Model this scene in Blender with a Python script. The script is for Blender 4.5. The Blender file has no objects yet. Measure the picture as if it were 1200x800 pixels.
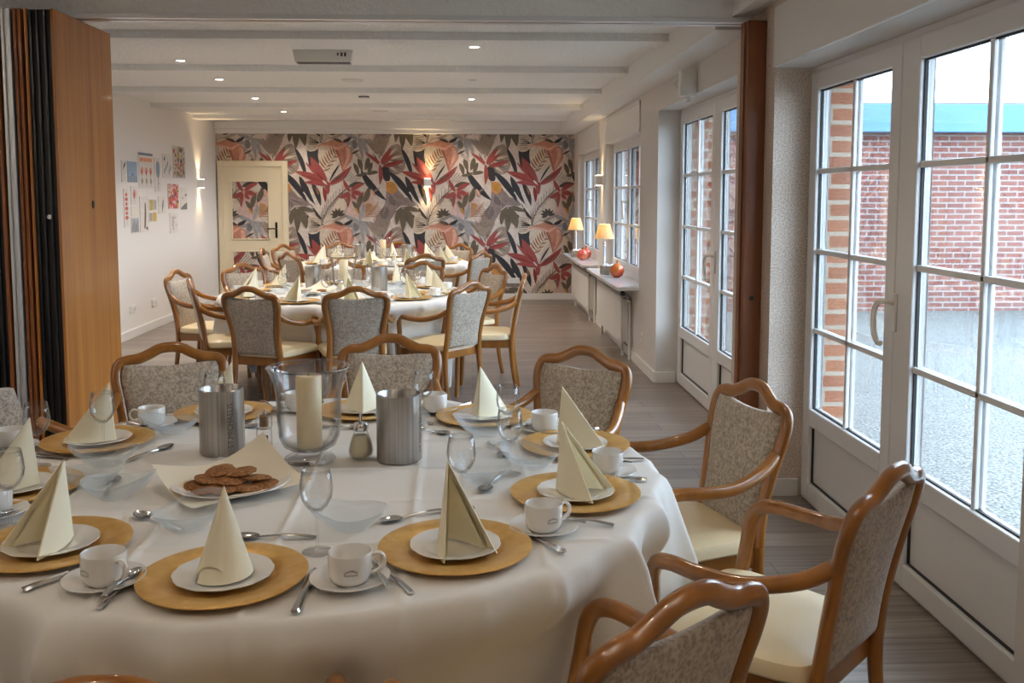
import bpy, bmesh, math, random
from mathutils import Vector, Matrix
PI = math.pi
R = math.radians
scene = bpy.context.scene
COL = scene.collection
random.seed(7)

# ------------------------------------------------------------------ materials
def lin(r, g, b):
    f = lambda c: (c / 255 / 12.92) if c / 255 <= 0.04045 else ((c / 255 + 0.055) / 1.055) ** 2.4
    return (f(r), f(g), f(b), 1)

def new_mat(name):
    m = bpy.data.materials.new(name)
    m.use_nodes = True
    nt = m.node_tree
    return m, nt, nt.nodes['Principled BSDF']

def N(nt, kind, **kw):
    n = nt.nodes.new(kind)
    for k, v in kw.items():
        setattr(n, k, v)
    return n

def coords(nt, scale=(1, 1, 1), rot=(0, 0, 0), kind='Object'):
    tc = N(nt, 'ShaderNodeTexCoord')
    mp = N(nt, 'ShaderNodeMapping')
    mp.inputs['Scale'].default_value = scale
    mp.inputs['Rotation'].default_value = rot
    nt.links.new(tc.outputs[kind], mp.inputs['Vector'])
    return mp.outputs['Vector']

def ramp(nt, fac, stops):
    r = N(nt, 'ShaderNodeValToRGB')
    els = r.color_ramp.elements
    els[0].position, els[0].color = stops[0]
    els[1].position, els[1].color = stops[-1]
    for p, c in stops[1:-1]:
        e = els.new(p)
        e.color = c
    nt.links.new(fac, r.inputs['Fac'])
    return r.outputs['Color']

def bump(nt, b, height, strength=0.3, dist=0.01):
    n = N(nt, 'ShaderNodeBump')
    n.inputs['Strength'].default_value = strength
    n.inputs['Distance'].default_value = dist
    nt.links.new(height, n.inputs['Height'])
    nt.links.new(n.outputs['Normal'], b.inputs['Normal'])

def noise(nt, vec, scale, detail=3, rough=0.5):
    n = N(nt, 'ShaderNodeTexNoise')
    n.inputs['Scale'].default_value = scale
    n.inputs['Detail'].default_value = detail
    n.inputs['Roughness'].default_value = rough
    nt.links.new(vec, n.inputs['Vector'])
    return n.outputs['Fac']

def plain(name, col, rough=0.5, metal=0.0, coat=0.0, nscale=0, nstr=0.0, spec=0.5):
    m, nt, b = new_mat(name)
    b.inputs['Base Color'].default_value = (*col[:3], 1)
    b.inputs['Roughness'].default_value = rough
    b.inputs['Metallic'].default_value = metal
    b.inputs['Coat Weight'].default_value = coat
    b.inputs['Coat Roughness'].default_value = 0.1
    b.inputs['Specular IOR Level'].default_value = spec
    if nscale:
        v = coords(nt)
        f = noise(nt, v, nscale)
        bump(nt, b, f, nstr, 0.005)
    return m

def wood(name, c0, c1, scale, rough=0.3, coat=0.5, rot=(0, 0, 0)):
    m, nt, b = new_mat(name)
    v = coords(nt, scale, rot)
    f = noise(nt, v, 1.0, 5, 0.6)
    nt.links.new(ramp(nt, f, [(0.3, c0), (0.7, c1)]), b.inputs['Base Color'])
    b.inputs['Roughness'].default_value = rough
    b.inputs['Coat Weight'].default_value = coat
    b.inputs['Coat Roughness'].default_value = 0.06
    return m

def emit(name, col, strength):
    m, nt, b = new_mat(name)
    b.inputs['Base Color'].default_value = (0.8, 0.8, 0.8, 1)
    b.inputs['Emission Color'].default_value = (*col[:3], 1)
    b.inputs['Emission Strength'].default_value = strength
    return m

def thin_glass(name, tint=(1, 1, 1), refl=0.9, power=3.0, base=0.04, edge=0.35):
    """single-walled clear glass: see-through, mirror-like towards grazing angles"""
    m = bpy.data.materials.new(name)
    m.use_nodes = True
    nt = m.node_tree
    nt.nodes.clear()
    out = N(nt, 'ShaderNodeOutputMaterial')
    lw = N(nt, 'ShaderNodeLayerWeight')
    lw.inputs['Blend'].default_value = 0.5
    pw = N(nt, 'ShaderNodeMath', operation='POWER')
    nt.links.new(lw.outputs['Facing'], pw.inputs[0])
    pw.inputs[1].default_value = power
    ml = N(nt, 'ShaderNodeMath', operation='MULTIPLY_ADD')
    nt.links.new(pw.outputs[0], ml.inputs[0])
    ml.inputs[1].default_value = refl - base
    ml.inputs[2].default_value = base
    tr = N(nt, 'ShaderNodeBsdfTransparent')
    c = ramp(nt, lw.outputs['Facing'], [(0.35, (*tint, 1)), (1.0, (edge, edge, edge, 1))])
    nt.links.new(c, tr.inputs['Color'])
    gl = N(nt, 'ShaderNodeBsdfGlossy')
    gl.inputs['Roughness'].default_value = 0.015
    mx = N(nt, 'ShaderNodeMixShader')
    nt.links.new(ml.outputs[0], mx.inputs['Fac'])
    nt.links.new(tr.outputs[0], mx.inputs[1])
    nt.links.new(gl.outputs[0], mx.inputs[2])
    nt.links.new(mx.outputs[0], out.inputs['Surface'])
    return m

M = {}
M['chair_wood'] = wood('chair_wood', lin(124, 74, 22), lin(164, 106, 42), (9, 9, 2.2), 0.28, 0.6)
M['veneer'] = wood('veneer', lin(160, 92, 34), lin(204, 134, 60), (14, 14, 0.5), 0.42, 0.25)
M['veneer_dark'] = wood('veneer_dark', lin(128, 66, 22), lin(150, 84, 32), (18, 18, 0.6), 0.45, 0.2)
M['post_wood'] = wood('post_wood', lin(112, 62, 30), lin(142, 84, 44), (16, 16, 0.8), 0.5, 0.1)

def upholstery():
    m, nt, b = new_mat('upholstery')
    v = coords(nt)
    vo = N(nt, 'ShaderNodeTexVoronoi')
    vo.inputs['Scale'].default_value = 120
    nt.links.new(v, vo.inputs['Vector'])
    n1 = noise(nt, v, 70, 4, 0.6)
    ad = N(nt, 'ShaderNodeMath', operation='MULTIPLY_ADD')
    nt.links.new(vo.outputs['Distance'], ad.inputs[0])
    ad.inputs[1].default_value = 0.5
    nt.links.new(n1, ad.inputs[2])
    c = ramp(nt, ad.outputs[0], [(0.45, lin(126, 111, 95)), (0.68, lin(156, 141, 124)), (0.92, lin(186, 172, 154))])
    nt.links.new(c, b.inputs['Base Color'])
    b.inputs['Roughness'].default_value = 0.75
    b.inputs['Sheen Weight'].default_value = 0.3
    bump(nt, b, n1, 0.25, 0.004)
    return m
M['upholstery'] = upholstery()
M['seat_vinyl'] = plain('seat_vinyl', lin(232, 212, 172), 0.38, nscale=60, nstr=0.05)
M['cloth'] = plain('cloth', lin(236, 232, 226), 0.7, nscale=7, nstr=0.12)
M['porcelain'] = plain('porcelain', lin(238, 235, 230), 0.12, coat=0.6)
M['napkin'] = plain('napkin', lin(248, 240, 212), 0.75, nscale=40, nstr=0.08)
M['paper'] = plain('paper', lin(244, 234, 212), 0.8, nscale=20, nstr=0.1)
def gold():
    m, nt, b = new_mat('gold')
    v = coords(nt, (1, 1, 1))
    f = noise(nt, v, 30, 3)
    nt.links.new(ramp(nt, f, [(0.35, lin(216, 166, 88)), (0.7, lin(232, 190, 116))]), b.inputs['Base Color'])
    b.inputs['Metallic'].default_value = 0.35
    b.inputs['Roughness'].default_value = 0.32
    bump(nt, b, noise(nt, v, 55, 2), 0.08, 0.003)
    return m
M['gold'] = gold()
M['steel'] = plain('steel', (0.72, 0.71, 0.70), 0.16, 1.0)
def brushed():
    m, nt, b = new_mat('brushed_steel')
    v = coords(nt, (260, 260, 0.6))
    f = noise(nt, v, 1.0, 2)
    nt.links.new(ramp(nt, f, [(0.3, (0.33, 0.31, 0.29, 1)), (0.7, (0.52, 0.50, 0.48, 1))]), b.inputs['Base Color'])
    b.inputs['Metallic'].default_value = 1.0
    b.inputs['Roughness'].default_value = 0.3
    return m
M['brushed'] = brushed()
M['engrave'] = plain('engrave', (0.13, 0.12, 0.11), 0.5, 0.6)
M['glass'] = thin_glass('wine_glass', (0.995, 0.995, 0.995), 1.0, 3.0, 0.035, 0.62)
M['pane'] = thin_glass('pane_glass', (0.97, 0.985, 0.99), 0.9, 3.2, 0.10, 0.75)
def frosted():
    m = bpy.data.materials.new('frosted_glass')
    m.use_nodes = True
    nt = m.node_tree
    nt.nodes.clear()
    out = N(nt, 'ShaderNodeOutputMaterial')
    tr = N(nt, 'ShaderNodeBsdfTransparent')
    tr.inputs['Color'].default_value = (0.95, 0.97, 0.98, 1)
    p = N(nt, 'ShaderNodeBsdfPrincipled')
    p.inputs['Base Color'].default_value = (0.82, 0.85, 0.88, 1)
    p.inputs['Roughness'].default_value = 0.12
    mx = N(nt, 'ShaderNodeMixShader')
    lw = N(nt, 'ShaderNodeLayerWeight')
    ml = N(nt, 'ShaderNodeMath', operation='MULTIPLY_ADD')
    nt.links.new(lw.outputs['Facing'], ml.inputs[0])
    ml.inputs[1].default_value = 0.30
    ml.inputs[2].default_value = 0.07
    nt.links.new(ml.outputs[0], mx.inputs['Fac'])
    nt.links.new(tr.outputs[0], mx.inputs[1])
    nt.links.new(p.outputs[0], mx.inputs[2])
    nt.links.new(mx.outputs[0], out.inputs['Surface'])
    return m
M['frosted'] = frosted()
M['candle'] = plain('candle', lin(240, 224, 184), 0.45)
M['candle'].node_tree.nodes['Principled BSDF'].inputs['Subsurface Weight'].default_value = 0.15
M['black'] = plain('black', (0.012, 0.011, 0.011), 0.5)
M['black_gloss'] = plain('black_gloss', (0.012, 0.011, 0.012), 0.25)
M['alu'] = plain('alu', (0.78, 0.79, 0.8), 0.35, 0.8)
M['pvc'] = plain('pvc', lin(228, 226, 224), 0.28, coat=0.2)
M['pvc_gasket'] = plain('pvc_gasket', (0.02, 0.02, 0.02), 0.6)
M['plaster'] = plain('plaster', lin(232, 226, 220), 0.85, nscale=30, nstr=0.08)
M['wall_grey'] = plain('wall_grey', lin(214, 208, 202), 0.8, nscale=30, nstr=0.05)
M['white_paint'] = plain('white_paint', lin(230, 227, 223), 0.4)
M['door_cream'] = plain('door_cream', lin(232, 216, 184), 0.45)
M['iron'] = plain('iron', (0.03, 0.025, 0.022), 0.45, 0.6)
M['radiator'] = plain('radiator', lin(226, 222, 216), 0.35)
M['marble'] = plain('marble', lin(226, 228, 232), 0.15, coat=0.4)
M['plastic_white'] = plain('plastic_white', lin(228, 224, 216), 0.4)
M['handle_white'] = plain('handle_white', lin(232, 222, 208), 0.3)
M['dark_grey'] = plain('dark_grey', (0.06, 0.06, 0.06), 0.5)

def ceiling_mat():
    m, nt, b = new_mat('rough_plaster')
    v = coords(nt, (1, 1, 1))
    b.inputs['Base Color'].default_value = lin(244, 242, 238)
    b.inputs['Roughness'].default_value = 0.75
    f = noise(nt, v, 26, 6, 0.65)
    bump(nt, b, f, 0.9, 0.018)
    return m
M['ceiling'] = ceiling_mat()

def fleck():
    m, nt, b = new_mat('flecked_wallcovering')
    v = coords(nt)
    f = noise(nt, v, 130, 3, 0.7)
    c = ramp(nt, f, [(0.36, lin(180, 158, 138)), (0.5, lin(214, 196, 180)), (0.64, lin(234, 222, 208))])
    nt.links.new(c, b.inputs['Base Color'])
    b.inputs['Roughness'].default_value = 0.6
    bump(nt, b, f, 0.4, 0.004)
    return m
M['fleck'] = fleck()

def floor_mat():
    m, nt, b = new_mat('plank_floor')
    v = coords(nt, (1, 1, 1))
    br = N(nt, 'ShaderNodeTexBrick')
    br.offset = 0.37
    br.inputs['Scale'].default_value = 1.0
    br.inputs['Brick Width'].default_value = 1.22
    br.inputs['Row Height'].default_value = 0.17
    br.inputs['Mortar Size'].default_value = 0.0025
    br.inputs['Color1'].default_value = lin(150, 138, 128)
    br.inputs['Color2'].default_value = lin(126, 114, 105)
    br.inputs['Mortar'].default_value = lin(84, 70, 60)
    nt.links.new(v, br.inputs['Vector'])
    g = noise(nt, coords(nt, (1.3, 34, 1)), 1.0, 5, 0.65)
    gc = ramp(nt, g, [(0.28, (0.45, 0.43, 0.41, 1)), (0.72, (1.35, 1.33, 1.3, 1))])
    mx = N(nt, 'ShaderNodeMix', data_type='RGBA', blend_type='MULTIPLY')
    mx.inputs['Factor'].default_value = 1.0
    nt.links.new(br.outputs['Color'], mx.inputs['A'])
    nt.links.new(gc, mx.inputs['B'])
    nt.links.new(mx.outputs['Result'], b.inputs['Base Color'])
    b.inputs['Roughness'].default_value = 0.3
    bump(nt, b, g, 0.12, 0.003)
    return m
M['floor'] = floor_mat()

def brick(name, c1, c2, mortar, rot):
    m, nt, b = new_mat(name)
    v = coords(nt, (1, 1, 1), rot)
    br = N(nt, 'ShaderNodeTexBrick')
    br.inputs['Scale'].default_value = 1.0
    br.inputs['Brick Width'].default_value = 0.25
    br.inputs['Row Height'].default_value = 0.0775
    br.inputs['Mortar Size'].default_value = 0.011
    br.inputs['Color1'].default_value = c1
    br.inputs['Color2'].default_value = c2
    br.inputs['Mortar'].default_value = mortar
    nt.links.new(v, br.inputs['Vector'])
    nt.links.new(br.outputs['Color'], b.inputs['Base Color'])
    b.inputs['Roughness'].default_value = 0.85
    return m
# faces looking along y: texture plane is x/z ; reveals
M['brick_front'] = brick('brick_front', lin(132, 82, 72), lin(116, 72, 66), lin(148, 140, 136), (R(90), 0, 0))
M['brick_pier'] = brick('brick_pier', lin(160, 98, 62), lin(140, 80, 52), lin(168, 152, 134), (R(90), 0, 0))

def gravel():
    m, nt, b = new_mat('gravel')
    v = coords(nt)
    vo = N(nt, 'ShaderNodeTexVoronoi')
    vo.inputs['Scale'].default_value = 38
    nt.links.new(v, vo.inputs['Vector'])
    f = noise(nt, v, 60, 3)
    c = ramp(nt, f, [(0.35, lin(66, 70, 68)), (0.65, lin(136, 139, 136))])
    nt.links.new(c, b.inputs['Base Color'])
    b.inputs['Roughness'].default_value = 0.9
    bump(nt, b, vo.outputs['Distance'], 0.8, 0.02)
    return m
M['gravel'] = gravel()
M['fascia'] = plain('fascia_blue', lin(84, 134, 180), 0.5)
M['lampshade'] = None

def face_colour_mat(name, rough=0.8, mottled=0.0):
    m, nt, b = new_mat(name)
    a = N(nt, 'ShaderNodeAttribute')
    a.attribute_name = 'print'
    out = a.outputs['Color']
    if mottled:
        f = noise(nt, coords(nt, (1, 1, 1)), 22, 4, 0.6)
        c = ramp(nt, f, [(0.25, (1 - mottled,) * 3 + (1,)), (0.75, (1 + mottled * 0.6,) * 3 + (1,))])
        mx = N(nt, 'ShaderNodeMix', data_type='RGBA', blend_type='MULTIPLY')
        mx.inputs['Factor'].default_value = 1.0
        nt.links.new(out, mx.inputs['A'])
        nt.links.new(c, mx.inputs['B'])
        out = mx.outputs['Result']
    nt.links.new(out, b.inputs['Base Color'])
    b.inputs['Roughness'].default_value = rough
    return m
M['wallpaper'] = face_colour_mat('botanical_wallpaper', 0.7, 0.22)
M['print'] = face_colour_mat('printed_paper', 0.8, 0.1)

def cookie_mat():
    m, nt, b = new_mat('cookie')
    v = coords(nt)
    f = noise(nt, v, 110, 4, 0.7)
    nt.links.new(ramp(nt, f, [(0.3, lin(100, 60, 28)), (0.55, lin(158, 106, 58)), (0.75, lin(204, 150, 92))]), b.inputs['Base Color'])
    b.inputs['Roughness'].default_value = 0.8
    bump(nt, b, f, 0.9, 0.006)
    return m
M['cookie'] = cookie_mat()
M['sugar'] = plain('sugar', lin(232, 220, 190), 0.8, nscale=300, nstr=0.2)
M['pepper_wood'] = plain('pepper_fill', lin(150, 120, 90), 0.5)
def fruit(name, c0, c1):
    m, nt, b = new_mat(name)
    f = noise(nt, coords(nt), 9, 3)
    nt.links.new(ramp(nt, f, [(0.35, c0), (0.65, c1)]), b.inputs['Base Color'])
    b.inputs['Roughness'].default_value = 0.18
    b.inputs['Coat Weight'].default_value = 0.5
    return m
M['fruit_orange'] = fruit('glazed_orange', lin(206, 110, 40), lin(186, 66, 40))
M['fruit_red'] = fruit('glazed_red', lin(190, 60, 50), lin(206, 110, 66))

def shade_mat():
    m = bpy.data.materials.new('lamp_shade')
    m.use_nodes = True
    nt = m.node_tree
    nt.nodes.clear()
    out = N(nt, 'ShaderNodeOutputMaterial')
    d = N(nt, 'ShaderNodeBsdfDiffuse')
    d.inputs['Color'].default_value = lin(240, 222, 180)
    t = N(nt, 'ShaderNodeBsdfTranslucent')
    t.inputs['Color'].default_value = lin(246, 214, 150)
    mx = N(nt, 'ShaderNodeMixShader')
    mx.inputs['Fac'].default_value = 0.5
    nt.links.new(d.outputs[0], mx.inputs[1])
    nt.links.new(t.outputs[0], mx.inputs[2])
    nt.links.new(mx.outputs[0], out.inputs['Surface'])
    return m
M['lampshade'] = shade_mat()
M['led'] = emit('led', (1.0, 0.93, 0.82), 18)
M['sconce_glow'] = emit('sconce_glow', (1.0, 0.78, 0.45), 14)
M['off_lens'] = plain('off_lens', (0.75, 0.74, 0.72), 0.25)

# ------------------------------------------------------------------ mesh helpers
class MB:
    def __init__(s):
        s.v, s.f = [], []
    def add(s, vs, fs):
        o = len(s.v)
        s.v += [tuple(p) for p in vs]
        s.f += [tuple(i + o for i in f) for f in fs]
        return s
    def box(s, x0, x1, y0, y1, z0, z1):
        return s.add([(x, y, z) for z in (z0, z1) for y in (y0, y1) for x in (x0, x1)],
                     [(0, 2, 3, 1), (4, 5, 7, 6), (0, 1, 5, 4), (2, 6, 7, 3), (0, 4, 6, 2), (1, 3, 7, 5)])
    def lathe(s, prof, n=32, c=(0, 0, 0), rmod=None, zmod=None):
        vs, fs = [], []
        k = len(prof)
        for i in range(n):
            a = 2 * PI * i / n
            for (r, z) in prof:
                rr = r * (rmod(a, r) if rmod else 1)
                zz = z + (zmod(a, r, z) if zmod else 0)
                vs.append((c[0] + rr * math.cos(a), c[1] + rr * math.sin(a), c[2] + zz))
        for i in range(n):
            j = (i + 1) % n
            for q in range(k - 1):
                if prof[q][0] < 1e-6 and prof[q + 1][0] < 1e-6:
                    continue
                fs.append((i * k + q, j * k + q, j * k + q + 1, i * k + q + 1))
        return s.add(vs, fs)
    def tube(s, pts, rad, n=10, closed=False, flat=None, cap=True, up=None):
        """swept tube; rad: number or list; flat=(a,b): scale along the two frame axes"""
        pts = [Vector(p) for p in pts]
        k = len(pts)
        if not hasattr(rad, '__len__'):
            rad = [rad] * k
        fa, fb = flat or (1, 1)
        tan = []
        for i in range(k):
            if closed:
                t = pts[(i + 1) % k] - pts[i - 1]
            else:
                t = pts[min(i + 1, k - 1)] - pts[max(i - 1, 0)]
            tan.append(t.normalized() if t.length > 1e-9 else Vector((0, 0, 1)))
        u = Vector(up) if up else (Vector((0, 1, 0)) if abs(tan[0].y) < 0.8 else Vector((1, 0, 0)))
        vs, fs = [], []
        for i in range(k):
            if up:
                u = Vector(up)
            u = (u - tan[i] * u.dot(tan[i]))
            u = u.normalized() if u.length > 1e-6 else tan[i].orthogonal().normalized()
            w = tan[i].cross(u)
            for j in range(n):
                a = 2 * PI * j / n
                vs.append(pts[i] + (u * (math.cos(a) * fa) + w * (math.sin(a) * fb)) * rad[i])
        m = k if closed else k - 1
        for i in range(m):
            i2 = (i + 1) % k
            for j in range(n):
                j2 = (j + 1) % n
                fs.append((i * n + j, i * n + j2, i2 * n + j2, i2 * n + j))
        if cap and not closed:
            fs.append(tuple(range(n - 1, -1, -1)))
            fs.append(tuple((k - 1) * n + j for j in range(n)))
        return s.add(vs, fs)
    def grid(s, fn, nu, nv, wrap_u=False):
        vs = [fn(i / (nu if wrap_u else nu - 1), j / (nv - 1)) for i in range(nu) for j in range(nv)]
        fs = []
        for i in range(nu if wrap_u else nu - 1):
            i2 = (i + 1) % nu
            for j in range(nv - 1):
                fs.append((i * nv + j, i2 * nv + j, i2 * nv + j + 1, i * nv + j + 1))
        return s.add(vs, fs)
    def prism(s, outline, y0, y1, axis='y'):
        """outline in (a,b) extruded along axis; outline counter-clockwise"""
        k = len(outline)
        def P(a, b, t):
            return {'y': (a, t, b), 'z': (a, b, t), 'x': (t, a, b)}[axis]
        vs = [P(a, b, y0) for a, b in outline] + [P(a, b, y1) for a, b in outline]
        fs = [tuple(range(k)), tuple(range(2 * k - 1, k - 1, -1))]
        fs += [(i, i + k, (i + 1) % k + k, (i + 1) % k) for i in range(k)]
        return s.add(vs, fs)
    def mesh(s, name, mat, smooth=False):
        me = bpy.data.meshes.new(name)
        me.from_pydata(s.v, [], s.f)
        bm = bmesh.new()
        bm.from_mesh(me)
        bmesh.ops.remove_doubles(bm, verts=bm.verts, dist=1e-6)
        bmesh.ops.recalc_face_normals(bm, faces=bm.faces)
        bm.to_mesh(me)
        bm.free()
        if mat:
            me.materials.append(mat)
        if smooth:
            me.polygons.foreach_set('use_smooth', [True] * len(me.polygons))
            me.update()
            if smooth != 'all':
                try:
                    me.set_sharp_from_angle(angle=R(38))
                except Exception:
                    pass
        return me
    def build(s, name, mat, parent=None, smooth=False, bevel=0, loc=None):
        o = bpy.data.objects.new(name, s.mesh(name, mat, smooth))
        COL.objects.link(o)
        if parent:
            o.parent = parent
        if loc:
            o.location = loc
        if bevel:
            md = o.modifiers.new('bevel', 'BEVEL')
            md.width = bevel
            md.segments = 2
            md.limit_method = 'ANGLE'
            md.angle_limit = R(40)
        return o

def tag(o, label=None, cat=None, group=None, kind=None):
    if label: o['label'] = label
    if cat: o['category'] = cat
    if group: o['group'] = group
    if kind: o['kind'] = kind
    return o

def thing(name, loc=(0, 0, 0), rz=0, label=None, cat=None, group=None, kind=None):
    o = bpy.data.objects.new(name, None)
    o.empty_display_size = 0.05
    COL.objects.link(o)
    o.location = loc
    o.rotation_euler = (0, 0, rz)
    return tag(o, label, cat, group, kind)

def dup(root, loc, rz, label, group=None):
    r = root.copy()
    COL.objects.link(r)
    r.location = loc
    r.rotation_euler = (root.rotation_euler[0], root.rotation_euler[1], rz)
    r['label'] = label
    if group: r['group'] = group
    for ch in list(root.children):
        c = ch.copy()
        COL.objects.link(c)
        c.parent = r
        for g in list(ch.children):
            d = g.copy()
            COL.objects.link(d)
            d.parent = c
    return r

class Kind:
    """first placement uses the prototype itself, later ones copy it"""
    def __init__(s, maker):
        s.maker, s.proto, s.used = maker, None, False
    def place(s, loc, rz, label, group=None):
        if s.proto is None:
            s.proto = s.maker()
            s.proto.location = loc
            s.proto.rotation_euler = (s.proto.rotation_euler[0], s.proto.rotation_euler[1], rz)
            s.proto['label'] = label
            if group: s.proto['group'] = group
            return s.proto
        return dup(s.proto, loc, rz, label, group)

def catmull(pts, sub=6, closed=False):
    pts = [Vector(p) for p in pts]
    k = len(pts)
    out = []
    rng = range(k) if closed else range(k - 1)
    for i in rng:
        p1, p2 = pts[i], pts[(i + 1) % k]
        p0 = pts[i - 1] if (closed or i > 0) else p1 * 2 - p2
        p3 = pts[(i + 2) % k] if (closed or i + 2 < k) else p2 * 2 - p1
        for q in range(sub):
            t = q / sub
            out.append(0.5 * ((2 * p1) + (p2 - p0) * t + (2 * p0 - 5 * p1 + 4 * p2 - p3) * t * t + (3 * p1 - p0 - 3 * p2 + p3) * t ** 3))
    if not closed:
        out.append(pts[-1])
    return out

def struct(name, mb, mat, smooth=False, bevel=0, parent=None):
    o = mb.build(name, mat, parent, smooth, bevel)
    if not parent:
        o['kind'] = 'structure'
    return o

# ------------------------------------------------------------------ room dimensions (metres); camera stands at x=0, y=0
XL, XR, YB, YN = -3.6, 1.47, 13.6, -2.6      # left wall, right wall, back wall, wall behind the camera
XO, XB = 1.74, 1.90                           # outer plaster / outer brick face
ZC, ZB = 2.54, 2.49                           # ceiling, beam undersides
TZ = 0.748                                    # table cloth top

struct('floor', MB().box(XL - 0.1, 1.80, YN - 0.1, YB + 0.1, -0.1, 0), M['floor'])
struct('ceiling', MB().box(XL - 0.1, XB, YN - 0.1, YB + 0.1, ZC, ZC + 0.2), M['ceiling'])
struct('wall_left', MB().box(XL - 0.15, XL, YN - 0.1, YB + 0.1, 0, ZC), M['plaster'])
struct('wall_near', MB().box(XL - 0.15, XB, YN - 0.25, YN - 0.1, 0, ZC), M['plaster'])
struct('wall_back', MB().box(XL - 0.15, XB, YB + 0.004, YB + 0.15, 0, ZC), M['plaster'])

# right wall: solid pieces between the openings
W1, W2 = (10.97, 13.12), (8.28, 10.40)        # windows (y range)
D2, D1 = (5.26, 7.48), (2.42, 4.60)           # glazed doors
def wall_run(mb, x0, x1):
    for a, b in ((W1[1], YB + 0.1), (W2[1], W1[0]), (D2[1], W2[0])):
        mb.box(x0, x1, a, b, 0, ZC)
    mb.box(x0, x1, YN - 0.1, D1[0], 0, ZC)
    for w in (W1, W2):
        mb.box(x0, x1, w[0], w[1], 0, 0.66)
        mb.box(x0, x1, w[0], w[1], 2.06, ZC)
    mb.box(x0, x1, D2[0], D2[1], 2.17, ZC)
    mb.box(x0, x1, D1[0], D1[1], 2.12, ZC)
    return mb
struct('wall_right', wall_run(MB(), XR, XO), M['wall_grey'])
struct('wall_pier', MB().box(XR, XO, D1[1], D2[0], 0, ZC), M['fleck'])
ob = wall_run(MB(), XO + 0.001, XB)
ob.box(XO + 0.001, XB, D1[1], D2[0], -0.15, ZC)
for a, b in ((D2[1], W2[0]),):
    ob.box(XO + 0.001, XB, a, b, -0.15, 0)
struct('wall_outside', ob, M['brick_pier'])

# ceiling beams, cornice, long box beam, partition header
bm_ = MB()
for y in (6.15, 7.74, 9.33, 10.92, 12.50):
    bm_.box(XL, 1.30, y, y + 0.26, ZB, ZC + 0.01)
o = struct('ceiling_beam', bm_, M['ceiling'])
struct('trim_1', MB().box(1.27, XR + 0.01, 4.98, YB, 2.365, ZC + 0.01), M['white_paint'])
struct('trim_2', MB().box(XL, 1.28, YB - 0.10, YB + 0.01, 2.425, ZC).box(XL, 1.28, YB - 0.05, YB + 0.01, 2.365, 2.43), M['white_paint'], bevel=0.012)
struct('ceiling_header', MB().box(XL, 1.31, 4.80, 5.02, 2.395, ZC + 0.01), M['ceiling'])
struct('trim_3', MB().prism([(1.31, 2.40), (XR + 0.01, 2.44), (XR + 0.01, ZC), (1.31, ZC)], YN, 4.93, 'y'), M['white_paint'])

# baseboards
def base_y(name, x0, x1, y0, y1, h=0.085):
    struct(name, MB().box(x0, x1, y0, y1, 0, h * 0.8).box(x0 + (0.004 if x1 - x0 < 0.05 else 0), x1, y0 + (0.004 if y1 - y0 < 0.05 else 0), y1, h * 0.8, h), M['white_paint'], bevel=0.003)
struct('baseboard_left', MB().box(XL, XL + 0.015, 5.0, YB, 0, 0.09), M['white_paint'], bevel=0.003)
struct('baseboard_back', MB().box(-2.57, XR, YB - 0.016, YB, 0, 0.09), M['white_paint'], bevel=0.003)
rb = MB()
for a, b in ((D2[1], YB), (D1[1], D2[0]), (YN, D1[0])):
    rb.box(XR - 0.015, XR, a, b, 0, 0.09)
rb.box(XR, 1.63, D2[1], D2[1] - 0.015, 0, 0.09)
rb.box(XR, 1.63, D1[1], D1[1] - 0.015, 0, 0.09)
struct('baseboard_right', rb, M['white_paint'], bevel=0.003)

# shutter boxes: flat framed boards above the windows and the near glazed door
def frame_board(name, y0, y1, z0, z1, t=0.012):
    mb = MB().box(XR - 0.004, XR + 0.001, y0, y1, z0, z1)
    for a, b, c, d in ((y0, y1, z1 - 0.025, z1), (y0, y1, z0, z0 + 0.02), (y0, y0 + 0.02, z0, z1), (y1 - 0.02, y1, z0, z1)):
        mb.box(XR - t, XR + 0.001, a, b, c, d)
    struct(name, mb, M['white_paint'], bevel=0.002)
frame_board('trim_4', W1[0], W1[1], 2.06, 2.33)
frame_board('trim_5', W2[0], W2[1], 2.06, 2.33)
struct('trim_6', MB().box(XR - 0.02, XR + 0.001, D1[0], D1[1] - 0.03, 2.12, 2.40), M['white_paint'], bevel=0.003)

# ------------------------------------------------------------------ botanical wallpaper (flat print, one repeating tile, clipped to its wall)
WP = []
C_ = dict(bg=(220, 204, 192), pink=(212, 180, 170), taupe=(158, 140, 126), tauped=(126, 110, 98), mauve=(148, 130, 124), mauved=(122, 108, 104),
          char=(52, 50, 54), cream=(214, 196, 176), brown=(150, 100, 60), line=(62, 50, 44), salmon=(198, 136, 112), salmonl=(222, 168, 146),
          salmond=(164, 98, 78), grey=(164, 160, 160), greyd=(120, 116, 116), olive=(104, 92, 74), olived=(78, 68, 56), red=(160, 76, 70),
          redd=(136, 50, 46), ochre=(190, 138, 66), orange=(210, 142, 70), white=(226, 214, 204), black=(34, 30, 30), rib=(186, 170, 158))
def Pw(c, *pts):
    WP.append((c, catmull([(x, y, 0) for x, y in pts], 3, True)))
def Lw(c, x0, y0, x1, y1, w, bend=0, rib=None):
    dx, dy = x1 - x0, y1 - y0
    l = math.hypot(dx, dy)
    nx, ny = -dy / l, dx / l
    a, b, mid = [], [], []
    for i in range(11):
        t = i / 10
        o = bend * 4 * t * (1 - t)
        h = w * 0.5 * math.sin(PI * t ** 0.85) ** 0.8 if 0 < t < 1 else 0
        cx, cy = x0 + dx * t + nx * o, y0 + dy * t + ny * o
        a.append(Vector((cx + nx * h, cy + ny * h, 0)))
        b.append(Vector((cx - nx * h, cy - ny * h, 0)))
        mid.append((cx, cy))
    WP.append((c, a + b[-2:0:-1]))
    if rib:
        Sw(rib, 2.2, *mid[:10])
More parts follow.
